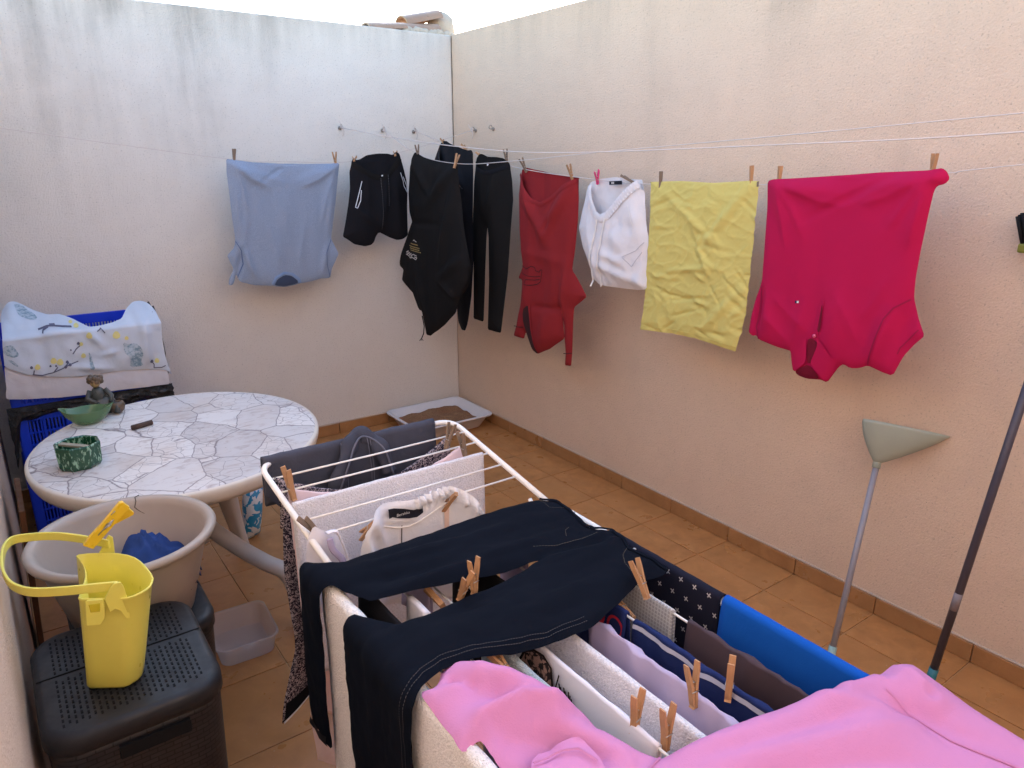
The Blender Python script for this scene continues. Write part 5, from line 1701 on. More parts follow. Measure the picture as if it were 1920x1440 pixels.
pr_((1206, 1100), ZJ + 0.010, "wooden peg biting the navy jeans' waist by the cross-print cloth", 'Y', tilt=0.55, roll=0.2, up=0.012)
pr_((946, 1252), ZR + 0.006, "wooden peg at the end of the blue-grey towel", 'Y', roll=0.2, tilt=1.0, lean=0.2, up=0.008)
pr_((1190, 1362), ZR, "wooden peg on the printed T-shirt near the pink sweatshirt", 'Y', roll=0.2, tilt=-0.06)
pr_((1248, 1392), ZR, "wooden peg half hidden in the notch of the pink sweatshirt", 'Y', roll=0.0, lean=0.0)
pr_((1300, 1312), ZR, "tall wooden peg on the lavender T-shirt", 'Y', roll=-0.1, tilt=0.14)
pr_((1366, 1300), ZR, "wooden peg upright on the navy striped cloth", 'Y', roll=0.55)
pr_((1168, 1140), ZR - 0.012, "wooden peg behind the boxer shorts", 'Y', tilt=1.3, roll=0.3, up=0.006)

# =================================================================== TABLE
def crazy_paving():
    m = NT("crazy_paving_print")
    co = m.coord()
    wob = m.n("ShaderNodeTexNoise"); wob.inputs["Scale"].default_value = 9; wob.inputs["Detail"].default_value = 4
    m.l(co, wob.inputs["Vector"])
    sub = m.n("ShaderNodeVectorMath", operation='SUBTRACT'); sub.inputs[1].default_value = (0.5, 0.5, 0.5)
    m.l(wob.outputs["Color"], sub.inputs[0])
    scl = m.n("ShaderNodeVectorMath", operation='SCALE'); scl.inputs["Scale"].default_value = 0.035
    m.l(sub.outputs[0], scl.inputs[0])
    add = m.n("ShaderNodeVectorMath", operation='ADD')
    m.l(co, add.inputs[0]); m.l(scl.outputs[0], add.inputs[1])
    st = m.n("ShaderNodeVectorMath", operation='MULTIPLY'); st.inputs[1].default_value = (1.0, 0.72, 1.0)
    m.l(add.outputs[0], st.inputs[0])
    e1 = m.voro(st.outputs[0], 7.2, 'DISTANCE_TO_EDGE')
    c1 = m.voro(st.outputs[0], 7.2)
    e2 = m.voro(add.outputs[0], 19, 'DISTANCE_TO_EDGE')
    sepc = m.n("ShaderNodeSeparateColor"); m.l(c1.outputs["Color"], sepc.inputs[0])
    l1 = m.ramp(e1.outputs["Distance"], [(0.002, 1.0), (0.018, 0.0)])
    small = m.math('GREATER_THAN', sepc.outputs[0], 0.55)
    l2 = m.math('MULTIPLY', m.ramp(e2.outputs["Distance"], [(0.004, 0.85), (0.022, 0.0)]), small)
    line = m.math('MAXIMUM', l1, l2)
    stone = m.mix(sepc.outputs[1], lin(200, 194, 192), lin(230, 225, 221))
    vein = m.ramp(m.noise(m.coord(scale=(1, 2.2, 1), rot=(0, 0, 0.5)), 16, 6, 0.7, 0.8), [(0.52, 0.0), (0.72, 1.0)])
    stone = m.mix(m.math('MULTIPLY', vein, 0.75), stone, lin(156, 132, 124))
    stone = m.mix(m.math('MULTIPLY', m.ramp(m.noise(co, 3.2, 4, 0.6), [(0.50, 0.0), (0.72, 1.0)]), 0.42), stone, lin(186, 160, 138))
    c = m.mix(m.math('MULTIPLY', line, 0.85), stone, lin(98, 82, 88))
    dirt = m.ramp(m.noise(co, 60, 3), [(0.68, 0.0), (0.74, 0.5)])
    c = m.mix(dirt, c, lin(110, 90, 76))
    return m.out(c, m.ramp(m.noise(co, 12, 3), [(0.3, 0.30), (0.7, 0.52)]), m.bump(line, -0.15, 0.0015), Specular_IOR_Level=0.4)


M["paving"] = crazy_paving()
M["cream_plastic"] = plastic("cream_resin", lin(222, 212, 198), 0.42, 0.05, 0.18)
M["grey_plastic"] = plastic("grey_white_resin", lin(196, 192, 190), 0.42, 0.05, 0.12)
TC = Vector((-2.07, -1.50, 0)); TA, TB = 0.470, 0.528; TROT = R(-15.5)
TZ = 0.72
table = empty("garden_table", (TC.x, TC.y, 0), "oval resin garden table with crazy-paving print top", "table")


def ell(a, b, z, n=72):
    out = []
    for k in range(n):
        t = 2 * math.pi * k / n
        x, y = a * math.cos(t), b * math.sin(t)
        out.append(Vector((TC.x + x * math.cos(TROT) - y * math.sin(TROT), TC.y + x * math.sin(TROT) + y * math.cos(TROT), z)))
    return out


g = Geo()
g.loft([ell(TA - d, TB - d, z) for d, z in [(0.20, TZ + 0.002), (0.10, TZ + 0.002), (0.03, TZ + 0.0015), (0.018, TZ + 0.0005), (0.012, TZ - 0.002)]], True, True)
g.build("printed_top", M["paving"], table)
g = Geo()
g.loft([ell(TA - d, TB - d, z) for d, z in [(0.013, TZ - 0.002), (0.004, TZ - 0.003), (0.0, TZ - 0.008), (0.0, TZ - 0.022), (0.005, TZ - 0.040), (0.012, TZ - 0.055), (0.020, TZ - 0.055), (0.018, TZ - 0.03), (0.05, TZ - 0.018), (0.20, TZ - 0.016)]], True, False, True)
g.build("rim", M["cream_plastic"], table)


def table_leg(ang):
    top_ = Vector((TC.x + 0.25 * math.cos(ang), TC.y + 0.30 * math.sin(ang), TZ - 0.03))
    foot = Vector((TC.x + 0.41 * math.cos(ang), TC.y + 0.46 * math.sin(ang), 0.0))
    dirv = Vector((math.cos(ang), math.sin(ang), 0)); side = Vector((-math.sin(ang), math.cos(ang), 0))
    rings = []
    for t in np.linspace(0, 1, 12):
        p = top_.lerp(foot, t) + dirv * (0.055 * math.sin(t * math.pi) * -0.6)
        wd = 0.042 * (1 - t) ** 1.6 + 0.024; dp = 0.030 * (1 - t) + 0.022
        ring = []
        for k in range(16):
            a = 2 * math.pi * k / 16
            ca, sa = math.cos(a), math.sin(a)
            ring.append(p + side * wd * math.copysign(abs(ca) ** 0.6, ca) + dirv * dp * math.copysign(abs(sa) ** 0.6, sa))
        rings.append(ring)
    g = Geo(); g.loft(rings, True, True, True)
    g.build("leg", M["grey_plastic"], table)
    return foot


for a in (R(52), R(128), R(232)):
    table_leg(a)
# the near leg leaves the frame low down and bends to the floor
Geo().tube(catenary([(TC.x, TC.y, 0.50), (TC.x + 0.02, TC.y - 0.06, 0.40), (TC.x + 0.10, TC.y - 0.18, 0.325), (-1.90, -1.76, 0.275), (-1.845, -1.80, 0.235), (-1.82, -1.82, 0.15), (-1.815, -1.825, 0.0)], 6), 0.029, 14).build("leg", M["grey_plastic"], table)
Geo().tube([(TC.x, TC.y, 0.30), (TC.x, TC.y, TZ - 0.02)], 0.05, 16).build("column", M["grey_plastic"], table)

# ---- things on the table
M["green_glaze"] = None


def green_pot_mat():
    m = NT("green_streaked_glaze")
    n = m.noise(m.coord(scale=(14, 14, 5), rot=(0.5, 0.2, 0.6)), 9, 3, 0.6)
    c = m.mix(m.ramp(n, [(0.54, 0.0), (0.62, 1.0)]), (0.010, 0.070, 0.034), lin(140, 180, 152))
    return m.out(c, 0.22, m.bump(n, 0.3, 0.002), Specular_IOR_Level=0.6)


M["green_glaze"] = green_pot_mat()
pc = Vector((-2.394, -1.600, TZ + 0.003))
pot = empty("ashtray_pot", pc, "octagonal green streaked ceramic pot on the table", "ceramic pot")
def octo(r, z, wob=0.0):
    return [pc + Vector((r * math.cos(R(22.5 + 45 * k)) * (1 + wob * (k % 2)), r * math.sin(R(22.5 + 45 * k)) * 1.0, z)) for k in range(8)]
g = Geo()
g.loft([octo(0.058, 0.0), octo(0.064, 0.010), octo(0.066, 0.045), octo(0.067, 0.074, 0.012), octo(0.064, 0.078), octo(0.057, 0.075), octo(0.054, 0.03), octo(0.045, 0.02)], True, True, True)
g.build("body", M["green_glaze"], pot, False)
stick = Geo().box(pc + Vector((-0.005, 0.0, 0.067)), (0.105, 0.018, 0.006), Matrix.Rotation(R(-38), 3, 'Z') @ Matrix.Rotation(0.08, 3, 'Y')).build("wooden_stick", plastic("stick_grey_wood", lin(146, 138, 120), 0.6), None, False)
tag(stick, "flat greyish stick lying across the green ceramic pot", "stick")
M["green_glass"] = NT("green_glass").out((0.20, 0.36, 0.17), 0.12, None, Transmission_Weight=0.55, IOR=1.45)
dc = Vector((-2.322, -1.175, TZ + 0.003))
g = Geo(); rings = []
for (r, z) in [(0.0, 0.004), (0.030, 0.002), (0.038, 0.006), (0.052, 0.026), (0.060, 0.050), (0.062, 0.055), (0.058, 0.054), (0.048, 0.030), (0.034, 0.011), (0.0, 0.008)]:
    ring = []
    for k in range(36):
        t = 2 * math.pi * k / 36
        cusp = 1 + 0.36 * (r / 0.075) * max(0, math.cos(2 * t + 0.5)) ** 4
        ring.append(dc + Vector((r * 1.15 * math.cos(t) * cusp, r * 0.85 * math.sin(t) * cusp, z + 0.022 * (r / 0.075) ** 2 * max(0, math.cos(2 * t + 0.5)) ** 3)))
    rings.append(ring)
g.loft(rings, True)
dish = g.build("glass_dish", M["green_glass"])
tag(dish, "small green glass leaf-shaped dish on the table", "dish")
# figurine
M["fig_brown"] = plastic("figurine_brown_glaze", lin(96, 80, 64), 0.3, 0.6, 0.6)
M["fig_teal"] = plastic("figurine_blue_grey_glaze", lin(64, 72, 74), 0.3, 0.6, 0.6)
M["fig_gold"] = plastic("figurine_gold", lin(150, 128, 88), 0.3, 0.5, 0.5)
fc = Vector((-2.268, -1.085, TZ + 0.003))
fig = empty("figurine", fc, "brown and blue glazed seated figurine behind the glass dish", "figurine")
g = Geo()
g.ball(fc + Vector((0.01, 0, 0.035)), (0.048, 0.034, 0.036), 16, 10, None, 0.35, 1)
g.ball(fc + Vector((-0.002, 0, 0.075)), (0.026, 0.022, 0.034), 14, 10, None, 0.25, 2)
for s_ in (-1, 1):
    g.tube([fc + Vector((-0.002 + s_ * 0.024, 0, 0.095)), fc + Vector((s_ * 0.040, -0.014, 0.070)), fc + Vector((0.012 + s_ * 0.022, -0.036, 0.052))], [0.011, 0.010, 0.008], 10)
    g.tube([fc + Vector((s_ * 0.02, -0.01, 0.024)), fc + Vector((0.018 + s_ * 0.036, -0.040, 0.030)), fc + Vector((0.03 + s_ * 0.018, -0.052, 0.010))], [0.016, 0.014, 0.010], 10)
g.build("body", M["fig_teal"], fig)
g = Geo(); g.ball(fc + Vector((-0.006, -0.004, 0.128)), (0.018, 0.019, 0.021), 14, 10, None, 0.1, 3)
head = g.build("head", M["fig_gold"], fig)
g = Geo()
for k in range(16):
    a = k * 2.4; z = 0.018 * (k / 16) + 0.128
    g.ball(fc + Vector((-0.004 + 0.019 * math.cos(a), 0.004 + 0.019 * math.sin(a), z)), 0.0105, 8, 6, None, 0.2, k)
g.build("hair", M["fig_brown"], head)
g = Geo()
g.loft([[fc + Vector((0.052 + r * math.cos(t), -0.022 + r * math.sin(t), z)) for t in np.linspace(0, 2 * math.pi, 15)[:-1]] for r, z in [(0.012, 0.0), (0.026, 0.012), (0.030, 0.030), (0.024, 0.044), (0.018, 0.046), (0.018, 0.03), (0.004, 0.02)]], True, True, True)
g.build("jar", M["fig_brown"], fig)
g = Geo(); g.tube([(-2.205, -1.352, TZ + 0.012), (-2.135, -1.329, TZ + 0.012)], 0.0095, 10)
cg = g.build("cigar_stub", plastic("dark_brown_wrap", lin(74, 58, 50), 0.7, 0.3))
tag(cg, "dark brown stub lying in the middle of the table", "stub")

# =================================================================== CRATES AND CLOTH IN THE CORNER
M["crate_blue"] = plastic("blue_crate_plastic", lin(20, 62, 206), 0.42, 0.06, 0.06)
M["bag_black"] = None


def bag_mat(name, col, rough=0.28):
    m = NT(name)
    co = m.coord()
    b = m.bump(m.noise(co, 26, 5, 0.65, 1.2), 0.9, 0.02)
    return m.out(col, rough, b, Specular_IOR_Level=0.5)


M["bag_black"] = bag_mat("black_bin_bag", (0.012, 0.012, 0.013))


def crate(x0, x1, y0, y1, z0, z1, label):
    root = empty("plastic_crate", ((x0 + x1) / 2, (y0 + y1) / 2, z0), label, "crate", "blue crates stacked in the corner")
    def panel(p0, p1, za, zb, name="side_panel"):
        p0, p1 = Vector(p0), Vector(p1)
        L = (p1 - p0).length; d = (p1 - p0).normalized(); ang = math.atan2(d.y, d.x); Rm = Matrix.Rotation(ang, 3, 'Z')
        g = Geo()
        def bar(s0, s1, a, b, th=0.006):
            c_ = p0 + d * ((s0 + s1) / 2); g.box((c_.x, c_.y, (a + b) / 2), (s1 - s0, th, b - a), Rm)
        H = zb - za
        bar(0, L, zb - 0.045, zb, 0.016); bar(0, L, za, za + 0.03, 0.012)
        bar(0, 0.035, za + 0.03, zb - 0.045, 0.012); bar(L - 0.035, L, za + 0.03, zb - 0.045, 0.012)
        n = int(L / 0.085)
        for k in range(1, n):
            s = L * k / n; bar(s - 0.005, s + 0.005, za + 0.03, zb - 0.045, 0.011)
        for k in range(1, 4):
            z = za + 0.03 + (H - 0.075) * k / 4; bar(0.035, L - 0.035, z - 0.004, z + 0.004, 0.010)
        m_ = int((L - 0.07) / 0.0135)
        for k in range(m_):
            s = 0.035 + (L - 0.07) * (k + 0.5) / m_; bar(s - 0.0032, s + 0.0032, za + 0.03, zb - 0.045, 0.006)
        return g.build(name, M["crate_blue"], root, False)
    panel((x0, y0, 0), (x1, y0, 0), z0, z1); panel((x0, y1, 0), (x1, y1, 0), z0, z1)
    panel((x0, y0 + 0.009, 0), (x0, y1 - 0.009, 0), z0, z1); panel((x1, y0 + 0.009, 0), (x1, y1 - 0.009, 0), z0, z1)
    Geo().box(((x0 + x1) / 2, (y0 + y1) / 2, z0 + 0.006), (x1 - x0 - 0.02, y1 - y0 - 0.02, 0.008)).build("base", M["crate_blue"], root, False)
    return root


CX0, CX1, CY0, CY1 = -2.545, -1.975, -0.50, -0.095
crate(CX0, CX1, CY0, CY1, 0.004, 0.304, "bottom blue lattice crate of the stack behind the table")
crate(CX0 + 0.006, CX1 + 0.004, CY0 + 0.004, CY1 + 0.004, 0.312, 0.612, "middle blue lattice crate below the flowered cloth")
crate(CX0, CX1, CY0 + 0.002, CY1, 0.620, 0.938, "top blue crate mostly covered by the flowered cloth")


def lumpy_sheet(name, grid, mat, thick=0.002, parent=None):
    grid = np.array(grid, float); a, b, _ = grid.shape
    F = [(i * b + j, (i + 1) * b + j, (i + 1) * b + j + 1, i * b + j + 1) for i in range(a - 1) for j in range(b - 1)]
    uv = [(i / (a - 1), j / (b - 1)) for i in range(a) for j in range(b)]
    o = mesh(name, grid.reshape(-1, 3), F, mat, parent, True, uv)
    md = o.modifiers.new("thickness", 'SOLIDIFY'); md.thickness = thick; md.offset = 0
    return o


# black bin bag bulging out between the crates
grid = []
for i, u in enumerate(np.linspace(0, 1, 60)):
    row = []
    for j, v in enumerate(np.linspace(0, 1, 18)):
        x = -2.57 + 0.66 * u
        zt = 0.64
        dz = 0.058 + 0.03 * float(pn(u * 7, 0.4, 3)) + 0.22 * max(0, 1 - u / 0.07) + 0.03 * max(0, (u - 0.75) / 0.25)
        y = CY0 - 0.012 - 0.016 * math.sin(v * math.pi) - 0.012 * float(pn(u * 16, v * 4, 6))
        row.append((x + 0.01 * float(pn(u * 9, v * 6, 8)), y, zt - dz * v))
    grid.append(row)
bb = lumpy_sheet("bin_bag", grid, M["bag_black"])
tag(bb, "shiny black bin bag bulging out between the blue crates", "bin bag")
grid = []
for i, u in enumerate(np.linspace(0, 1, 30)):
    row = []
    for j, v in enumerate(np.linspace(0, 1, 22)):
        a = -1.2 + u * 3.0
        r_ = 0.065 + 0.02 * float(pn(u * 5, v * 6, 2)) + 0.02 * math.sin(v * math.pi)
        zc = 0.96 - 0.36 * v
        row.append((-1.955 + r_ * 0.55 * math.cos(a) + 0.02 * v, -0.33 + r_ * 2.4 * math.sin(a) * 0.8, zc + 0.03 * math.sin(u * 3) * (1 - v) + 0.02 * float(pn(u * 8, v * 8, 5))))
    grid.append(row)
bb2 = lumpy_sheet("bin_bag", grid, M["bag_black"])
tag(bb2, "black bag corner poking out beside the flowered cloth on the top crate", "bin bag")

# flowered cloth thrown over the top crate: front drop plus a part lying back over the crate
ZC, YF = 0.945, CY0 - 0.035
M["flower_cloth"] = fabric("pale_blue_white_oilcloth", lin(198, 208, 222), 0.05, 700, 0.6, 12, 0.6)
M["plain_cloth"] = fabric("white_cloth_underside", lin(206, 206, 214), 0.04, 700, 0.7, 14, 0.7)
M["tree_print"] = None
def tp():
    m = NT("blue_grey_tree_print")
    k = m.ramp(m.noise(m.coord(), 60, 4, 0.7), [(0.40, 0.0), (0.56, 1.0)])
    return m.out(m.mix(k, lin(112, 140, 158), lin(176, 192, 206)), 0.7)
M["tree_print"] = tp()
M["branch_print"] = flat("slate_branch_print", lin(96, 98, 122))
M["yellow_flower"] = flat("pale_yellow_flower_print", lin(216, 208, 140))
SL = 0.22


def crate_px(pts):
    out = []
    for (x, y) in pts:
        p = ony(x, y, YF)
        if p[2] > ZC:
            d = ray(x, y)       # slope lying back over the crate: Y - YF = (z - ZC)/SL
            t = ((CAM[2] - ZC) / SL - (CAM[1] - YF)) / (d[1] - d[2] / SL)
            p = CAM + d * t
        out.append((p[0], p[2]))
    return out


def place_cloth(extra):
    def f(u, v, n):
        y = np.where(v > ZC, YF + (v - ZC) / SL, YF)
        bl = np.clip((v - (ZC - 0.03)) / 0.06, 0, 1)
        return np.stack([u, y - n * (1 - 0.5 * bl) - extra, v + n * 0.6 * bl], 1)
    return f


Zc = zm(0, 540, 340 / 1632.0)
qc = lambda pts: crate_px(Zc(pts))
fcl = empty("flowered_cloth", (-2.26, YF, 0.6), "pale cloth with yellow blossom branches thrown over the top crate", "cloth")
out = [(5, 230), (60, 150), (110, 120), (180, 140), (300, 190), (420, 232), (540, 230), (640, 262), (720, 305), (790, 345), (900, 330), (1000, 305), (1090, 270), (1130, 180), (1190, 115), (1260, 105), (1330, 130), (1390, 190), (1420, 260), (1450, 420), (1480, 600), (1520, 720), (1545, 780), (1500, 735), (1300, 720), (1150, 735), (1000, 745), (850, 770), (600, 795), (400, 785), (240, 770), (130, 735), (40, 705), (20, 500), (10, 330)]
U = lambda a, b: qc([(a, b)])[0]
ffc = lambda u, v: 0.010 * pn(u * 9, v * 6, 3) + 0.006 * pn(u * 24, v * 18, 5) + ridge(u, v, U(120, 140), U(60, 300), 0.02, 0.03) + ridge(u, v, U(380, 380), U(640, 360), 0.012, 0.018) + ridge(u, v, U(760, 360), U(900, 500), 0.012, 0.014) + ridge(u, v, U(1250, 250), U(1320, 680), 0.014, 0.020) + ridge(u, v, U(1180, 240), U(1160, 560), 0.012, -0.012) + ridge(u, v, U(640, 700), U(1000, 720), 0.010, 0.012) + ridge(u, v, U(350, 430), U(420, 700), 0.02, -0.012) + ridge(u, v, U(900, 600), U(1050, 560), 0.008, 0.01)
c = Cloth(qc(out), place_cloth(0.018), 0.005, 0.004, 0.02, ffc, 0.009, 1)
c.build("sheet", M["flower_cloth"], fcl)
for pp in [[(120, 150), (190, 150), (240, 190), (300, 220), (340, 270), (280, 290), (220, 270), (160, 250)], [(28, 520), (110, 505), (150, 560), (175, 600), (120, 620), (60, 600), (25, 580)], [(1100, 475), (1150, 500), (1210, 485), (1260, 520), (1280, 590), (1260, 640), (1280, 690), (1160, 710), (1165, 620), (1110, 570)], [(60, 640), (110, 640), (165, 690), (150, 700)], [(790, 560), (815, 600), (830, 660), (850, 720), (800, 720), (800, 640)]]:
    c.patch("tree_print", qc(pp), M["tree_print"], fcl, 0.0015)
for pp in [[(290, 770), (380, 775), (470, 752), (560, 712), (620, 680), (700, 648)], [(300, 770), (305, 730)], [(480, 748), (515, 700)], [(570, 708), (615, 660)], [(650, 585), (680, 540), (715, 510)], [(340, 368), (420, 345), (480, 345), (560, 352), (640, 345)], [(440, 332), (490, 330)], [(1380, 712), (1380, 680), (1362, 655)], [(1380, 710), (1450, 706), (1485, 690)], [(870, 385), (900, 355), (940, 400)], [(380, 405), (385, 375), (430, 352)]]:
    c.ribbon("branch_print", qc(pp), 0.0045, M["branch_print"], fcl, 0.0018, h=0.006)
for (a, b, r_, dk) in [(335, 700, 26, 0), (478, 645, 28, 0), (536, 655, 30, 0), (745, 598, 22, 0), (795, 420, 26, 0), (1040, 415, 34, 0), (1130, 440, 18, 0), (680, 332, 24, 0), (630, 300, 18, 0), (725, 495, 18, 0), (1405, 645, 22, 0), (280, 705, 14, 1), (450, 692, 10, 1), (600, 655, 14, 1), (700, 490, 14, 1), (632, 548, 8, 1), (625, 680, 14, 1), (1358, 650, 16, 1), (585, 700, 14, 1), (500, 690, 10, 1)]:
    c.patch("bud_print" if dk else "blossom_print", qc([(a + r_ * math.cos(t) * (1 + 0.15 * math.sin(3 * t)), b + r_ * math.sin(t)) for t in np.linspace(0, 2 * math.pi, 11)[:-1]]), M["branch_print"] if dk else M["yellow_flower"], fcl, 0.0024, sm=0)
wc = [(40, 700), (200, 740), (600, 780), (1000, 730), (1300, 700), (1500, 720), (1528, 860), (1400, 875), (1200, 900), (1000, 925), (760, 960), (500, 985), (200, 1000), (70, 1000), (50, 980), (60, 900), (45, 800)]
c2 = Cloth(qc(wc), place_cloth(0.008), 0.004, 0.004, 0.02, lambda u, v: 0.007 * pn(u * 12, v * 5, 9) + 0.004 * pn(u * 30, v * 20, 4), 0.011, 1)
pcl = c2.build("plain_cloth", M["plain_cloth"])
tag(pcl, "plain white cloth hanging below the flowered cloth on the crates", "cloth")

# =================================================================== TUB, HAMPERS, BASKET
M["tub"] = plastic("beige_tub_plastic", lin(172, 158, 146), 0.35, 0.05, 0.04, 0.04, 0.45)
M["rattan"] = plastic("dark_rattan_plastic", (0.024, 0.024, 0.028), 0.45, 0.15, 0.03)
M["lid"] = plastic("anthracite_lid_plastic", (0.018, 0.018, 0.021), 0.5, 0.12, 0.04)
M["near_black"] = flat("bristle_black_and_slot_shade", (0.006, 0.006, 0.007))


def weave_mat():
    m = NT("rattan_weave")
    co = m.coord(scale=(1, 1, 1))
    w1 = m.n("ShaderNodeTexBrick"); w1.inputs["Scale"].default_value = 1.0
    w1.inputs["Brick Width"].default_value = 0.030; w1.inputs["Row Height"].default_value = 0.011; w1.inputs["Mortar Size"].default_value = 0.0014
    sep = m.n("ShaderNodeSeparateXYZ"); m.l(co, sep.inputs[0])
    cmb = m.n("ShaderNodeCombineXYZ"); m.l(m.math('ADD', sep.outputs[0], sep.outputs[1]), cmb.inputs[0]); m.l(sep.outputs[2], cmb.inputs[1])
    m.l(cmb.outputs[0], w1.inputs[0])
    w1.inputs["Color1"].default_value = (0.020, 0.019, 0.022, 1); w1.inputs["Color2"].default_value = (0.030, 0.028, 0.032, 1); w1.inputs["Mortar"].default_value = (0.006, 0.006, 0.007, 1)
    return m.out(w1.outputs["Color"], 0.5, m.bump(w1.outputs["Fac"], -0.9, 0.006), Specular_IOR_Level=0.4)


M["weave"] = weave_mat()


def rrect(cx, cy, a, b, r, z, n=6):
    out = []
    for (sx, sy, a0) in ((1, 1, 0), (-1, 1, 90), (-1, -1, 180), (1, -1, 270)):
        for k in range(n + 1):
            t = R(a0 + 90 * k / n)
            out.append(Vector((cx + sx * (a - r) + r * math.cos(t), cy + sy * (b - r) + r * math.sin(t), z)))
    return out


def hamper(cx, cy, a, b, h, label, slots=True, name="laundry_hamper"):
    root = empty(name, (cx, cy, 0), label, "hamper")
    g = Geo()
    g.loft([rrect(cx, cy, a * k, b * k, 0.06, z) for k, z in [(0.86, 0.004), (0.88, 0.02), (0.965, h - 0.06), (0.97, h - 0.045)]], True, True, True)
    g.build("body", M["weave"], root)
    g = Geo()
    g.loft([rrect(cx, cy, a - d, b - d, 0.065, z) for d, z in [(0.004, h - 0.045), (0.0, h - 0.043), (0.0, h - 0.012), (0.006, h - 0.003), (0.016, h), (0.05, h - 0.001)]], True, True, True)
    lid = g.build("lid", M["lid"], root)
    if slots:
        # rows of small dark blocks on the lid, painting the shade of its slots
        g = Geo()
        nx = int((2 * a - 0.07) / 0.0105); ny = int((2 * b - 0.07) / 0.0165)
        for i in range(nx):
            for j in range(ny):
                x = cx - a + 0.035 + (2 * a - 0.07) * (i + 0.5) / nx
                y = cy - b + 0.035 + (2 * b - 0.07) * (j + 0.5) / ny + (0.008 if i % 2 else 0)
                if abs(y - cy - 0.02) < 0.012: continue
                if abs(x - cx) > a - 0.04 and abs(y - cy) > b - 0.04: continue
                g.box((x, y, h - 0.0004), (0.0040, 0.0085, 0.0016))
        sl_ = g.build("slot_shade", M["near_black"], lid, False)
        sl_["kind"] = "stuff"
        Geo().box((cx, cy + 0.02, h + 0.0003), (2 * a - 0.012, 0.0035, 0.0014)).build("fold_line", M["near_black"], lid, False)
    return root


HZ = 0.62
HC = Vector((-2.432, -2.575, 0))
hm = hamper(HC.x, HC.y, 0.166, 0.195, HZ, "black rattan-look hamper with slotted lid under the yellow peg basket")
Geo().box((HC.x + 0.02, HC.y - 0.190, HZ - 0.075), (0.13, 0.012, 0.028)).build("handle_slot_shade", M["near_black"], hm, False)  # dark block painting the shade of the hand grip opening
TUBC = Vector((-2.360, -2.205, 0))
hamper(TUBC.x + 0.01, TUBC.y + 0.06, 0.165, 0.19, 0.495, "second dark rattan basket supporting the beige tub", False, "rattan_basket")

tub = empty("wash_tub", (TUBC.x, TUBC.y, 0.496), "beige oval wash tub with a cracked rim, holding damp clothes", "wash tub")
TZ0, TZ1 = 0.497, 0.742
def tr_(ra, rb, z, n=56):
    return [Vector((TUBC.x + ra * math.cos(t), TUBC.y + rb * math.sin(t) , z)) for t in np.linspace(0, 2 * math.pi, n + 1)[:-1]]
prof = [(0.09, TZ0 + 0.012), (0.116, TZ0 + 0.001), (0.130, TZ0), (0.142, TZ0 + 0.012), (0.196, TZ1 - 0.03), (0.199, TZ1 - 0.018), (0.207, TZ1 - 0.022), (0.219, TZ1 - 0.018), (0.222, TZ1 - 0.008), (0.217, TZ1), (0.206, TZ1 + 0.001), (0.196, TZ1 - 0.006), (0.190, TZ1 - 0.02), (0.136, TZ0 + 0.02), (0.122, TZ0 + 0.008), (0.05, TZ0 + 0.006)]
g = Geo(); g.loft([tr_(r, r * 1.0, z) for r, z in prof], True, True, True)
g.build("body", M["tub"], tub)
# the crack at the far rim
ca = R(72)
crk = [(0.2225, -0.022, 0), (0.2235, -0.006, 0.01), (0.216, 0.0022, -0.02), (0.205, 0.0022, 0.02), (0.1945, -0.006, 0.005), (0.1895, -0.022, 0.03), (0.187, -0.035, -0.04), (0.185, -0.045, -0.12), (0.182, -0.058, -0.2)]
Geo().tube([Vector((TUBC.x + (r + 0.0006 if i < 3 else r - 0.0006) * math.cos(ca + da), TUBC.y + (r + 0.0006 if i < 3 else r - 0.0006) * math.sin(ca + da), TZ1 + z)) for i, (r, z, da) in enumerate(crk)], 0.0011, 5).build("crack", M["crack"], tub)


def heap(name, cx, cy, z0, ra, rb, hgt, mat, label, cat, seed, spacing=0.007):
    n = int(2 * ra / spacing)
    V = []; F = []; idx = {}
    for i in range(n + 1):
        for j in range(n + 1):
            x = -1 + 2 * i / n; y = -1 + 2 * j / n
            r_ = math.hypot(x, y)
            if r_ > 1.0: continue
            k = (1 - r_ ** 2.5)
            px, py = cx + x * ra, cy + y * rb
            rid = (1 - abs(float(pn(px * 15 + 0.8 * float(pn(px * 14, py * 14, seed)), py * 15, seed))) * 2.4) ** 3
            z = z0 + hgt * k * (0.62 + 0.20 * rid + 0.4 * float(pn(px * 9, py * 9, seed + 4)))
            idx[i, j] = len(V); V.append((px, py, z))
    for (i, j) in list(idx):
        q_ = [(i, j), (i + 1, j), (i + 1, j + 1), (i, j + 1)]
        if all(t in idx for t in q_): F.append(tuple(idx[t] for t in q_))
    o = mesh(name, V, F, mat)
    md = o.modifiers.new("thickness", 'SOLIDIFY'); md.thickness = 0.003; md.offset = -1
    return tag(o, label, cat)


M["blue_cotton"] = fabric("blue_damp_cotton", lin(46, 70, 126), 0.25, 600, 0.6, 16)
heap("blue_shirt", TUBC.x + 0.055, TUBC.y + 0.025, TZ0 + 0.075, 0.122, 0.13, 0.165, M["blue_cotton"], "crumpled blue shirt in the beige wash tub", "shirt", 5)
heap("dark_sock_pile", TUBC.x - 0.078, TUBC.y - 0.035, TZ0 + 0.07, 0.068, 0.085, 0.13, M["black"], "dark socks at the left inside the beige wash tub", "socks", 9)
o = heap("purple_garment", TUBC.x + 0.100, TUBC.y - 0.055, TZ0 + 0.075, 0.052, 0.060, 0.13, fabric("purple_grey_cotton", lin(78, 76, 104), 0.2, 600, 0.6, 18), "purplish grey garment beside the blue shirt in the tub", "garment", 14)

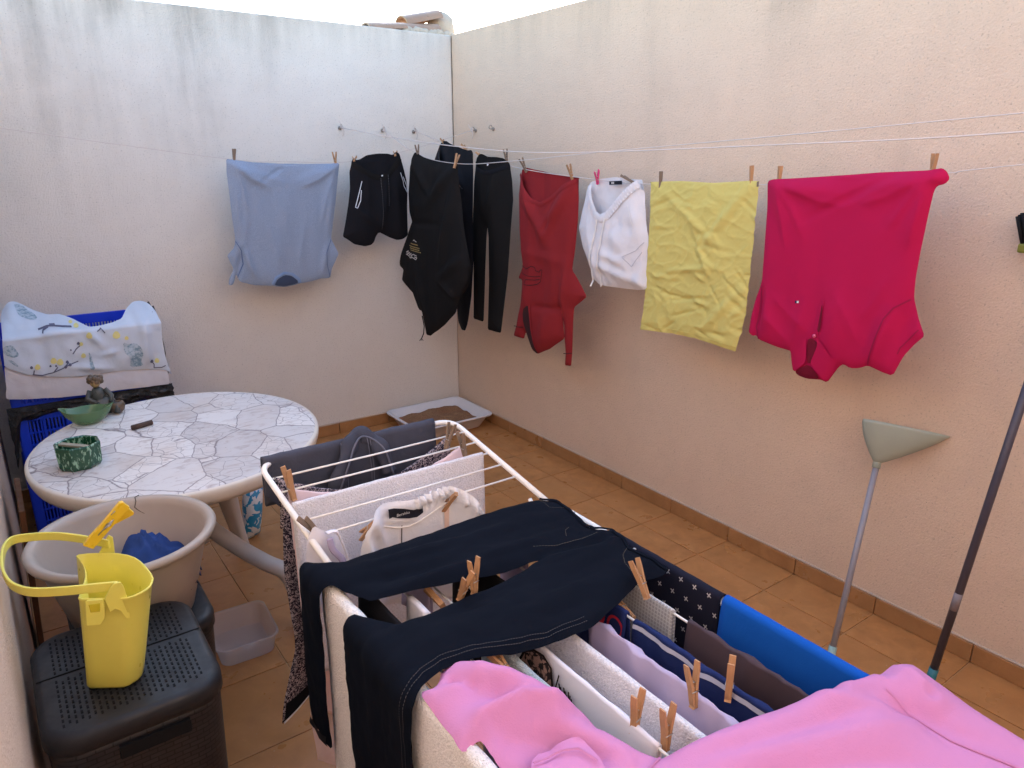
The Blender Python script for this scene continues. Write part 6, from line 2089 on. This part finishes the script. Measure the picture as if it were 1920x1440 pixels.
# ---- yellow peg basket
M["yellow_pl"] = plastic("yellow_plastic", lin(230, 220, 100), 0.33, 0.04, 0.02, 0.03, 0.45)
M["orange_pl"] = plastic("amber_yellow_plastic", lin(226, 186, 44), 0.3, 0.05, 0.0, 0.03, 0.5)
BZ0, BZ1 = HZ + 0.001, HZ + 0.222
yb = empty("peg_basket", (-2.44, -2.60, HZ), "yellow plastic peg basket with loop handle standing on the black hamper", "peg basket")
rim_px = [(141, 1040), (170, 1037), (215, 1036), (248, 1042), (266, 1054), (287, 1080), (284, 1095), (272, 1106), (245, 1119), (220, 1121), (180, 1122), (146, 1123), (152, 1108), (158, 1092), (161, 1078), (158, 1062), (150, 1050)]
rim2 = [np.array(p) for p in P_z(rim_px, BZ1)]
base_c = np.array(P_z([(190, 1278)], BZ0)[0])
rc = np.mean(rim2, 0)
bc = base_c + np.array([0.0, 0.012])
bl = np.array(P_z([(150, 1306)], BZ0)[0]); br = np.array(P_z([(250, 1280)], BZ0)[0])
# base polygon: rim polygon shrunk, then shifted so that its front corners stand where the basket does
shr = 0.80
fl, frr = rim2[11], rim2[8]
shift = (bl + br) / 2 - (rc + ((fl + frr) / 2 - rc) * shr)
def rimring(poly, z): return [Vector((p[0], p[1], z)) for p in poly]
def shrink(poly, d):
    c_ = np.mean(poly, 0)
    return [p + (c_ - p) / (np.linalg.norm(c_ - p) + 1e-9) * d for p in poly]
def lerp_ring(t):
    return [(rc + (p - rc) * (shr + (1 - shr) * t)) + shift * (1 - t) for p in rim2]
smooth_ring = lambda poly: [np.array(p) for p in chaikin(poly, 1)]
S_ = lambda t: smooth_ring(lerp_ring(t))
g = Geo()
rings = [rimring(shrink(S_(0), 0.012), BZ0), rimring(shrink(S_(0), 0.003), BZ0 + 0.002), rimring(S_(0.02), BZ0 + 0.008)]
for t in (0.25, 0.5, 0.75, 0.97):
    rings.append(rimring(S_(t), BZ0 + (BZ1 - BZ0) * t))
rings += [rimring(shrink(S_(1), -0.002), BZ1 - 0.002), rimring(S_(1), BZ1), rimring(shrink(S_(1), 0.0025), BZ1 - 0.001), rimring(shrink(S_(0.7), 0.003), BZ0 + (BZ1 - BZ0) * 0.7), rimring(shrink(S_(0.05), 0.003), BZ0 + 0.012)]
g.loft(rings, True, True, True)
g.build("body", M["yellow_pl"], yb)


def slab(name, poly_px, Yc, th, mat, parent, normal=None, bev=0.0):
    pts = [Vector(ony(a, b, Yc)) for a, b in poly_px]
    d = Vector((0, th, 0))
    n = len(pts)
    V = pts + [p + d for p in pts]
    F = [tuple(range(n)), tuple(range(2 * n - 1, n - 1, -1))] + [(i, (i + 1) % n + 0, (i + 1) % n + n, i + n)[::-1] for i in range(n)]
    o = mesh(name, V, F, mat, parent, False)
    md = o.modifiers.new("edges", 'BEVEL'); md.width = 0.0012; md.segments = 2
    return o


Yf = float(np.mean([rim2[9][1], rim2[10][1], rim2[8][1]])) - 0.004
Ybk = float(np.mean([rim2[1][1], rim2[2][1]])) + 0.002
slab("front_ear", [(206, 1148), (196, 1124), (208, 1102), (214, 1094), (226, 1092), (232, 1100), (240, 1124), (244, 1160), (236, 1160), (226, 1146), (216, 1142)], Yf - 0.003, 0.005, M["yellow_pl"], yb)
slab("back_ear", [(184, 1042), (200, 1010), (204, 1004), (212, 1008), (216, 1040), (214, 1060), (186, 1060)], Ybk, 0.005, M["yellow_pl"], yb)
slab("front_tab", [(160, 1130), (164, 1126), (192, 1124), (196, 1130), (196, 1160), (188, 1172), (162, 1174)], Yf - 0.002, 0.004, M["yellow_pl"], yb)
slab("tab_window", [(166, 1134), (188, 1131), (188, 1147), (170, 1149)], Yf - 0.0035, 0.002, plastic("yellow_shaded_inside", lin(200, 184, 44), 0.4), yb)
# loop handle lying over to the left
ZH = BZ1 + 0.022
hp = P_z([(222, 1098), (180, 1102), (120, 1108), (60, 1110), (26, 1100), (10, 1082), (4, 1058), (8, 1030), (22, 1014), (50, 1008), (100, 1005), (150, 1010), (205, 1020)], ZH)
hp = [np.array(p) for p in hp]
hp = [np.array([max(p[0], XL + 0.008), p[1]]) for p in hp]
path = catenary([(p[0], p[1], ZH) for p in hp], 5)
g = Geo(); rings = []
for i, p in enumerate(path):
    a = np.array(path[max(i - 1, 0)]); b = np.array(path[min(i + 1, len(path) - 1)])
    t = (b - a) / (np.linalg.norm(b - a) + 1e-9); nn = np.array([-t[1], t[0], 0])
    P = np.array(p)
    rings.append([P + nn * 0.0026 + np.array([0, 0, 0.0095]), P - nn * 0.0026 + np.array([0, 0, 0.0095]), P - nn * 0.0026 - np.array([0, 0, 0.0095]), P + nn * 0.0026 - np.array([0, 0, 0.0095])])
g.loft([[Vector(v) for v in r] for r in rings], True, True, True)
hd = g.build("handle", M["yellow_pl"], yb, False)
md = hd.modifiers.new("edges", 'BEVEL'); md.width = 0.0015; md.segments = 2; md.limit_method = 'ANGLE'
# big yellow clip on the back ear
cl = empty("beach_clip", (-2.43, Ybk, ZH), "large amber-yellow plastic clip on the peg basket's handle", "clip")
yc = Ybk - 0.020
slab("arm", [(156, 1024), (175, 1030), (190, 1012), (236, 960), (244, 952), (230, 942), (224, 944), (190, 985), (168, 1008)], yc - 0.014, 0.012, M["orange_pl"], cl)
slab("arm", [(172, 1030), (182, 1022), (215, 984), (250, 966), (252, 962), (242, 954), (214, 968), (196, 990)], yc + 0.004, 0.012, M["orange_pl"], cl)
g = Geo()
a, b = Vector(ony(210, 972, yc - 0.016)), Vector(ony(196, 996, yc - 0.016))
for k in range(5):
    p = a.lerp(b, 0.3 + 0.1 * k); g.tube([p + Vector((-0.008, 0, -0.004)), p + Vector((0.008, -0.001, 0.004))], 0.0012, 5)
g.tube([Vector(ony(216, 958, yc - 0.0165)), Vector(ony(208, 966, yc - 0.0165))], 0.0011, 5)
g.tube([Vector(ony(202, 984, yc - 0.0165)), Vector(ony(184, 1004, yc - 0.0165))], 0.0011, 5)
g.build("spring", M["wire_steel"], cl)

# ---- clear plastic box on the floor
M["clear_pl"] = NT("clear_plastic").out((0.86, 0.86, 0.90), 0.28, None, Transmission_Weight=0.6, IOR=1.2, Alpha=0.42)
bx = empty("plastic_container", (-2.02, -1.80, 0), "empty clear plastic food container on the floor tiles", "container")
g = Geo()
cx_, cy_ = -2.018, -1.795
def rr_(a, b, r, z, rot=R(-3)):
    return [Vector((cx_ + (p.x * math.cos(rot) - p.y * math.sin(rot)), cy_ + (p.x * math.sin(rot) + p.y * math.cos(rot)), z)) for p in rrect(0, 0, a, b, r, 0)]
g.loft([rr_(0.085, 0.100, 0.030, 0.003), rr_(0.089, 0.104, 0.032, 0.008), rr_(0.100, 0.118, 0.035, 0.074), rr_(0.107, 0.125, 0.038, 0.077), rr_(0.107, 0.125, 0.038, 0.084), rr_(0.101, 0.119, 0.036, 0.084), rr_(0.099, 0.117, 0.034, 0.074), rr_(0.087, 0.102, 0.030, 0.009), rr_(0.083, 0.098, 0.028, 0.006)], True, True, True)
g.build("tray", M["clear_pl"], bx)
Geo().box((-2.005, -1.835, 0.011), (0.045, 0.022, 0.001), Matrix.Rotation(0.25, 3, 'Z')).build("paper_scrap", M["label_white"], bx, False)
# ---- litter tray in the corner
M["tray_white"] = plastic("white_tray_plastic", lin(214, 212, 214), 0.35, 0.04, 0.08)


def litter_mat():
    m = NT("brown_litter")
    co = m.coord()
    v = m.voro(co, 170)
    c = m.mix(m.noise(co, 14, 4), lin(150, 92, 62), lin(178, 150, 110))
    c = m.mix(m.math('MULTIPLY', v.outputs["Distance"], 0.8), c, lin(96, 62, 44))
    return m.out(c, 0.95, m.bump(v.outputs["Distance"], 0.8, 0.006))


M["litter"] = litter_mat()
lt = empty("litter_tray", (-0.31, -0.26, 0), "white plastic litter tray standing in the wall corner", "litter tray")
LX, LY, LR = -0.318, -0.268, R(0)
g = Geo()
g.loft([rrect(LX, LY, a, b, r, z) for a, b, r, z in [(0.215, 0.165, 0.04, 0.004), (0.222, 0.172, 0.045, 0.010), (0.262, 0.212, 0.05, 0.088), (0.278, 0.228, 0.055, 0.093), (0.280, 0.230, 0.055, 0.086), (0.282, 0.232, 0.055, 0.094), (0.276, 0.226, 0.055, 0.100), (0.262, 0.212, 0.05, 0.096), (0.218, 0.168, 0.04, 0.012)]], True, True, True)
g.build("tray", M["tray_white"], lt)
grid = []
for i, u in enumerate(np.linspace(-1, 1, 44)):
    row = []
    for j, v in enumerate(np.linspace(-1, 1, 34)):
        x, y = LX + u * 0.225, LY + v * 0.175
        z = 0.022 + 0.030 * max(0, 0.4 + float(pn(x * 9, y * 9, 2))) + 0.022 * (v + 1) / 2 + 0.004 * float(pn(x * 60, y * 60, 4)) - 0.012 * (u + 1) / 2 * 0
        row.append((x, y, z))
    grid.append(row)
lo = lumpy_sheet("litter", grid, M["litter"], 0.004)
lo["kind"] = "stuff"; lo["label"] = "brown litter granules heaped inside the white tray"; lo["category"] = "litter"

# ---- blue packet under the table, leaning board
M["packet"] = None
def packet_mat():
    m = NT("blue_white_packet")
    k = m.ramp(m.noise(m.coord(scale=(1, 1, 1)), 26, 2, 0.5, 1.0), [(0.47, 0.0), (0.50, 1.0)])
    return m.out(m.mix(k, lin(40, 150, 200), lin(222, 230, 236)), 0.35, m.bump(m.noise(m.coord(), 30, 4), 0.6, 0.01))
M["packet"] = packet_mat()
grid = []
for u in np.linspace(0, 1, 16):
    row = []
    for v in np.linspace(0, 2 * math.pi, 18):
        fat = 0.05 * math.sin(max(0.03, min(u, 0.97)) * math.pi) ** 0.5
        row.append((-1.755 + 0.045 * math.cos(v) * (0.9 + 0.1 * u) + 0.03 * u, -1.02 + fat * math.sin(v), 0.004 + 0.23 * u + 0.01 * math.cos(v) * (1 - u)))
    grid.append(row)
pk = lumpy_sheet("packet", grid, M["packet"], 0.001)
tag(pk, "blue and white printed packet standing under the table", "packet")
bd = box("wooden_board", (-2.586, -1.52, 0.33), (0.016, 0.30, 0.62), plastic("brown_board_wood", lin(104, 66, 40), 0.6, 0.2), None, 0.002, 1, Matrix.Rotation(R(3), 3, 'Y'))
tag(bd, "narrow brown wooden board leaning on the left wall beside the table", "board")

# =================================================================== DUSTPAN AND BROOM AGAINST THE RIGHT WALL
M["sage"] = plastic("sage_green_plastic", lin(156, 164, 152), 0.4, 0.05, 0.05)
M["alu"] = plastic("grey_lilac_tube", lin(144, 142, 150), 0.35, 0.05)
M["teal_grip"] = plastic("pale_teal_grip", lin(150, 182, 178), 0.4)
M["purple_tube"] = plastic("dark_violet_tube", lin(72, 68, 80), 0.35, 0.1, 0.1)
M["worn_tape"] = plastic("worn_tape", lin(140, 132, 140), 0.6, 0.4, 0.6)
M["teal_dark"] = plastic("teal_sleeve", lin(46, 116, 128), 0.4)
dp = empty("dustpan", (-0.42, -3.075, 0), "long-handled sage green dustpan leaning upside down on the peach wall", "dustpan")
d0 = Vector((-0.42, -3.078, 0.006)); d1 = Vector(onx(1646, 862, -0.125))
ax = (d1 - d0).normalized()
Geo().tube([d0 + ax * 0.055, d1], 0.0105, 12).build("handle", M["alu"], dp)
Geo().tube([d0, d0 + ax * 0.06], 0.0135, 12).build("grip", M["teal_grip"], dp)
# scoop: collar at the handle, opening to a wide flat lip
lipL, lipR = Vector(onx(1618, 785, -0.17)), Vector(onx(1782, 819, -0.004))
mid = (lipL + lipR) / 2
wdir = (lipR - lipL).normalized()
nrm = wdir.cross(ax).normalized()
if nrm.x > 0: nrm = -nrm
rings = []
cen0 = d1 - ax * 0.01
W = (lipR - lipL).length
for t in np.linspace(0, 1, 14):
    k = t * t * (3 - 2 * t)
    ctr = cen0.lerp(mid, t)
    hw = 0.013 + (W / 2 - 0.013) * (1 - (1 - t) ** 1.3)
    asym = ctr
    dep = 0.013 + 0.030 * math.sin(min(1, t * 1.1) * math.pi * 0.5) * (1 - 0.55 * t)
    lipdir = wdir.lerp(wdir, 1)
    ring = []
    for q_ in np.linspace(0, 2 * math.pi, 25)[:-1]:
        cs, sn = math.cos(q_), math.sin(q_)
        off = nrm * (dep * sn if sn > 0 else dep * 0.35 * sn)
        ring.append(asym + wdir * hw * math.copysign(abs(cs) ** 0.8, cs) + off)
    rings.append(ring)
inner = []
for t, ring in zip(np.linspace(0, 1, 14)[::-1], rings[::-1]):
    if t < 0.25: break
    c_ = sum(ring, Vector()) / len(ring)
    inner.append([p + (c_ - p).normalized() * 0.003 for p in ring])
g = Geo(); g.loft(rings + inner, True, True, True)
g.build("scoop", M["sage"], dp)
Geo().tube([d1 - ax * 0.03, d1 + ax * 0.015], 0.0138, 12).build("collar", M["sage"], dp)

br = empty("broom", (-0.26, -3.334, 0), "dark violet broom standing head-up against the peach wall", "broom")
b0 = Vector((-0.262, -3.332, 0.006)); b1 = Vector((-0.062, -3.394, 1.385))
ax = (b1 - b0).normalized()
Geo().tube([b0 + ax * 0.05, b1], 0.0125, 12).build("handle", M["purple_tube"], br)
Geo().tube([b0, b0 + ax * 0.07], 0.0145, 12).build("sleeve", M["teal_dark"], br)
Geo().tube([b0 + ax * 0.285, b0 + ax * 0.345], 0.0129, 12).build("tape", M["worn_tape"], br)
hc = b1 + Vector((0.0, 0.0, 0.008))
box("head_block", hc + Vector((0.006, 0.010, 0.016)), (0.045, 0.235, 0.028), plastic("lime_green_block", lin(110, 112, 40), 0.4), br, 0.006, 2)
g = Geo()
for i in range(22):
    for j in range(4):
        p = hc + Vector((0.006 - 0.016 + 0.0107 * j, 0.010 - 0.108 + 0.0103 * i, 0.028))
        e = p + Vector((0.004 * (j - 1.5), (p.y - hc.y - 0.010) * 0.22, 0.078 + 0.004 * ((i * 7 + j) % 3)))
        g.tube([p, e], [0.0052, 0.0058], 5)
g.build("bristles", M["near_black"], br)
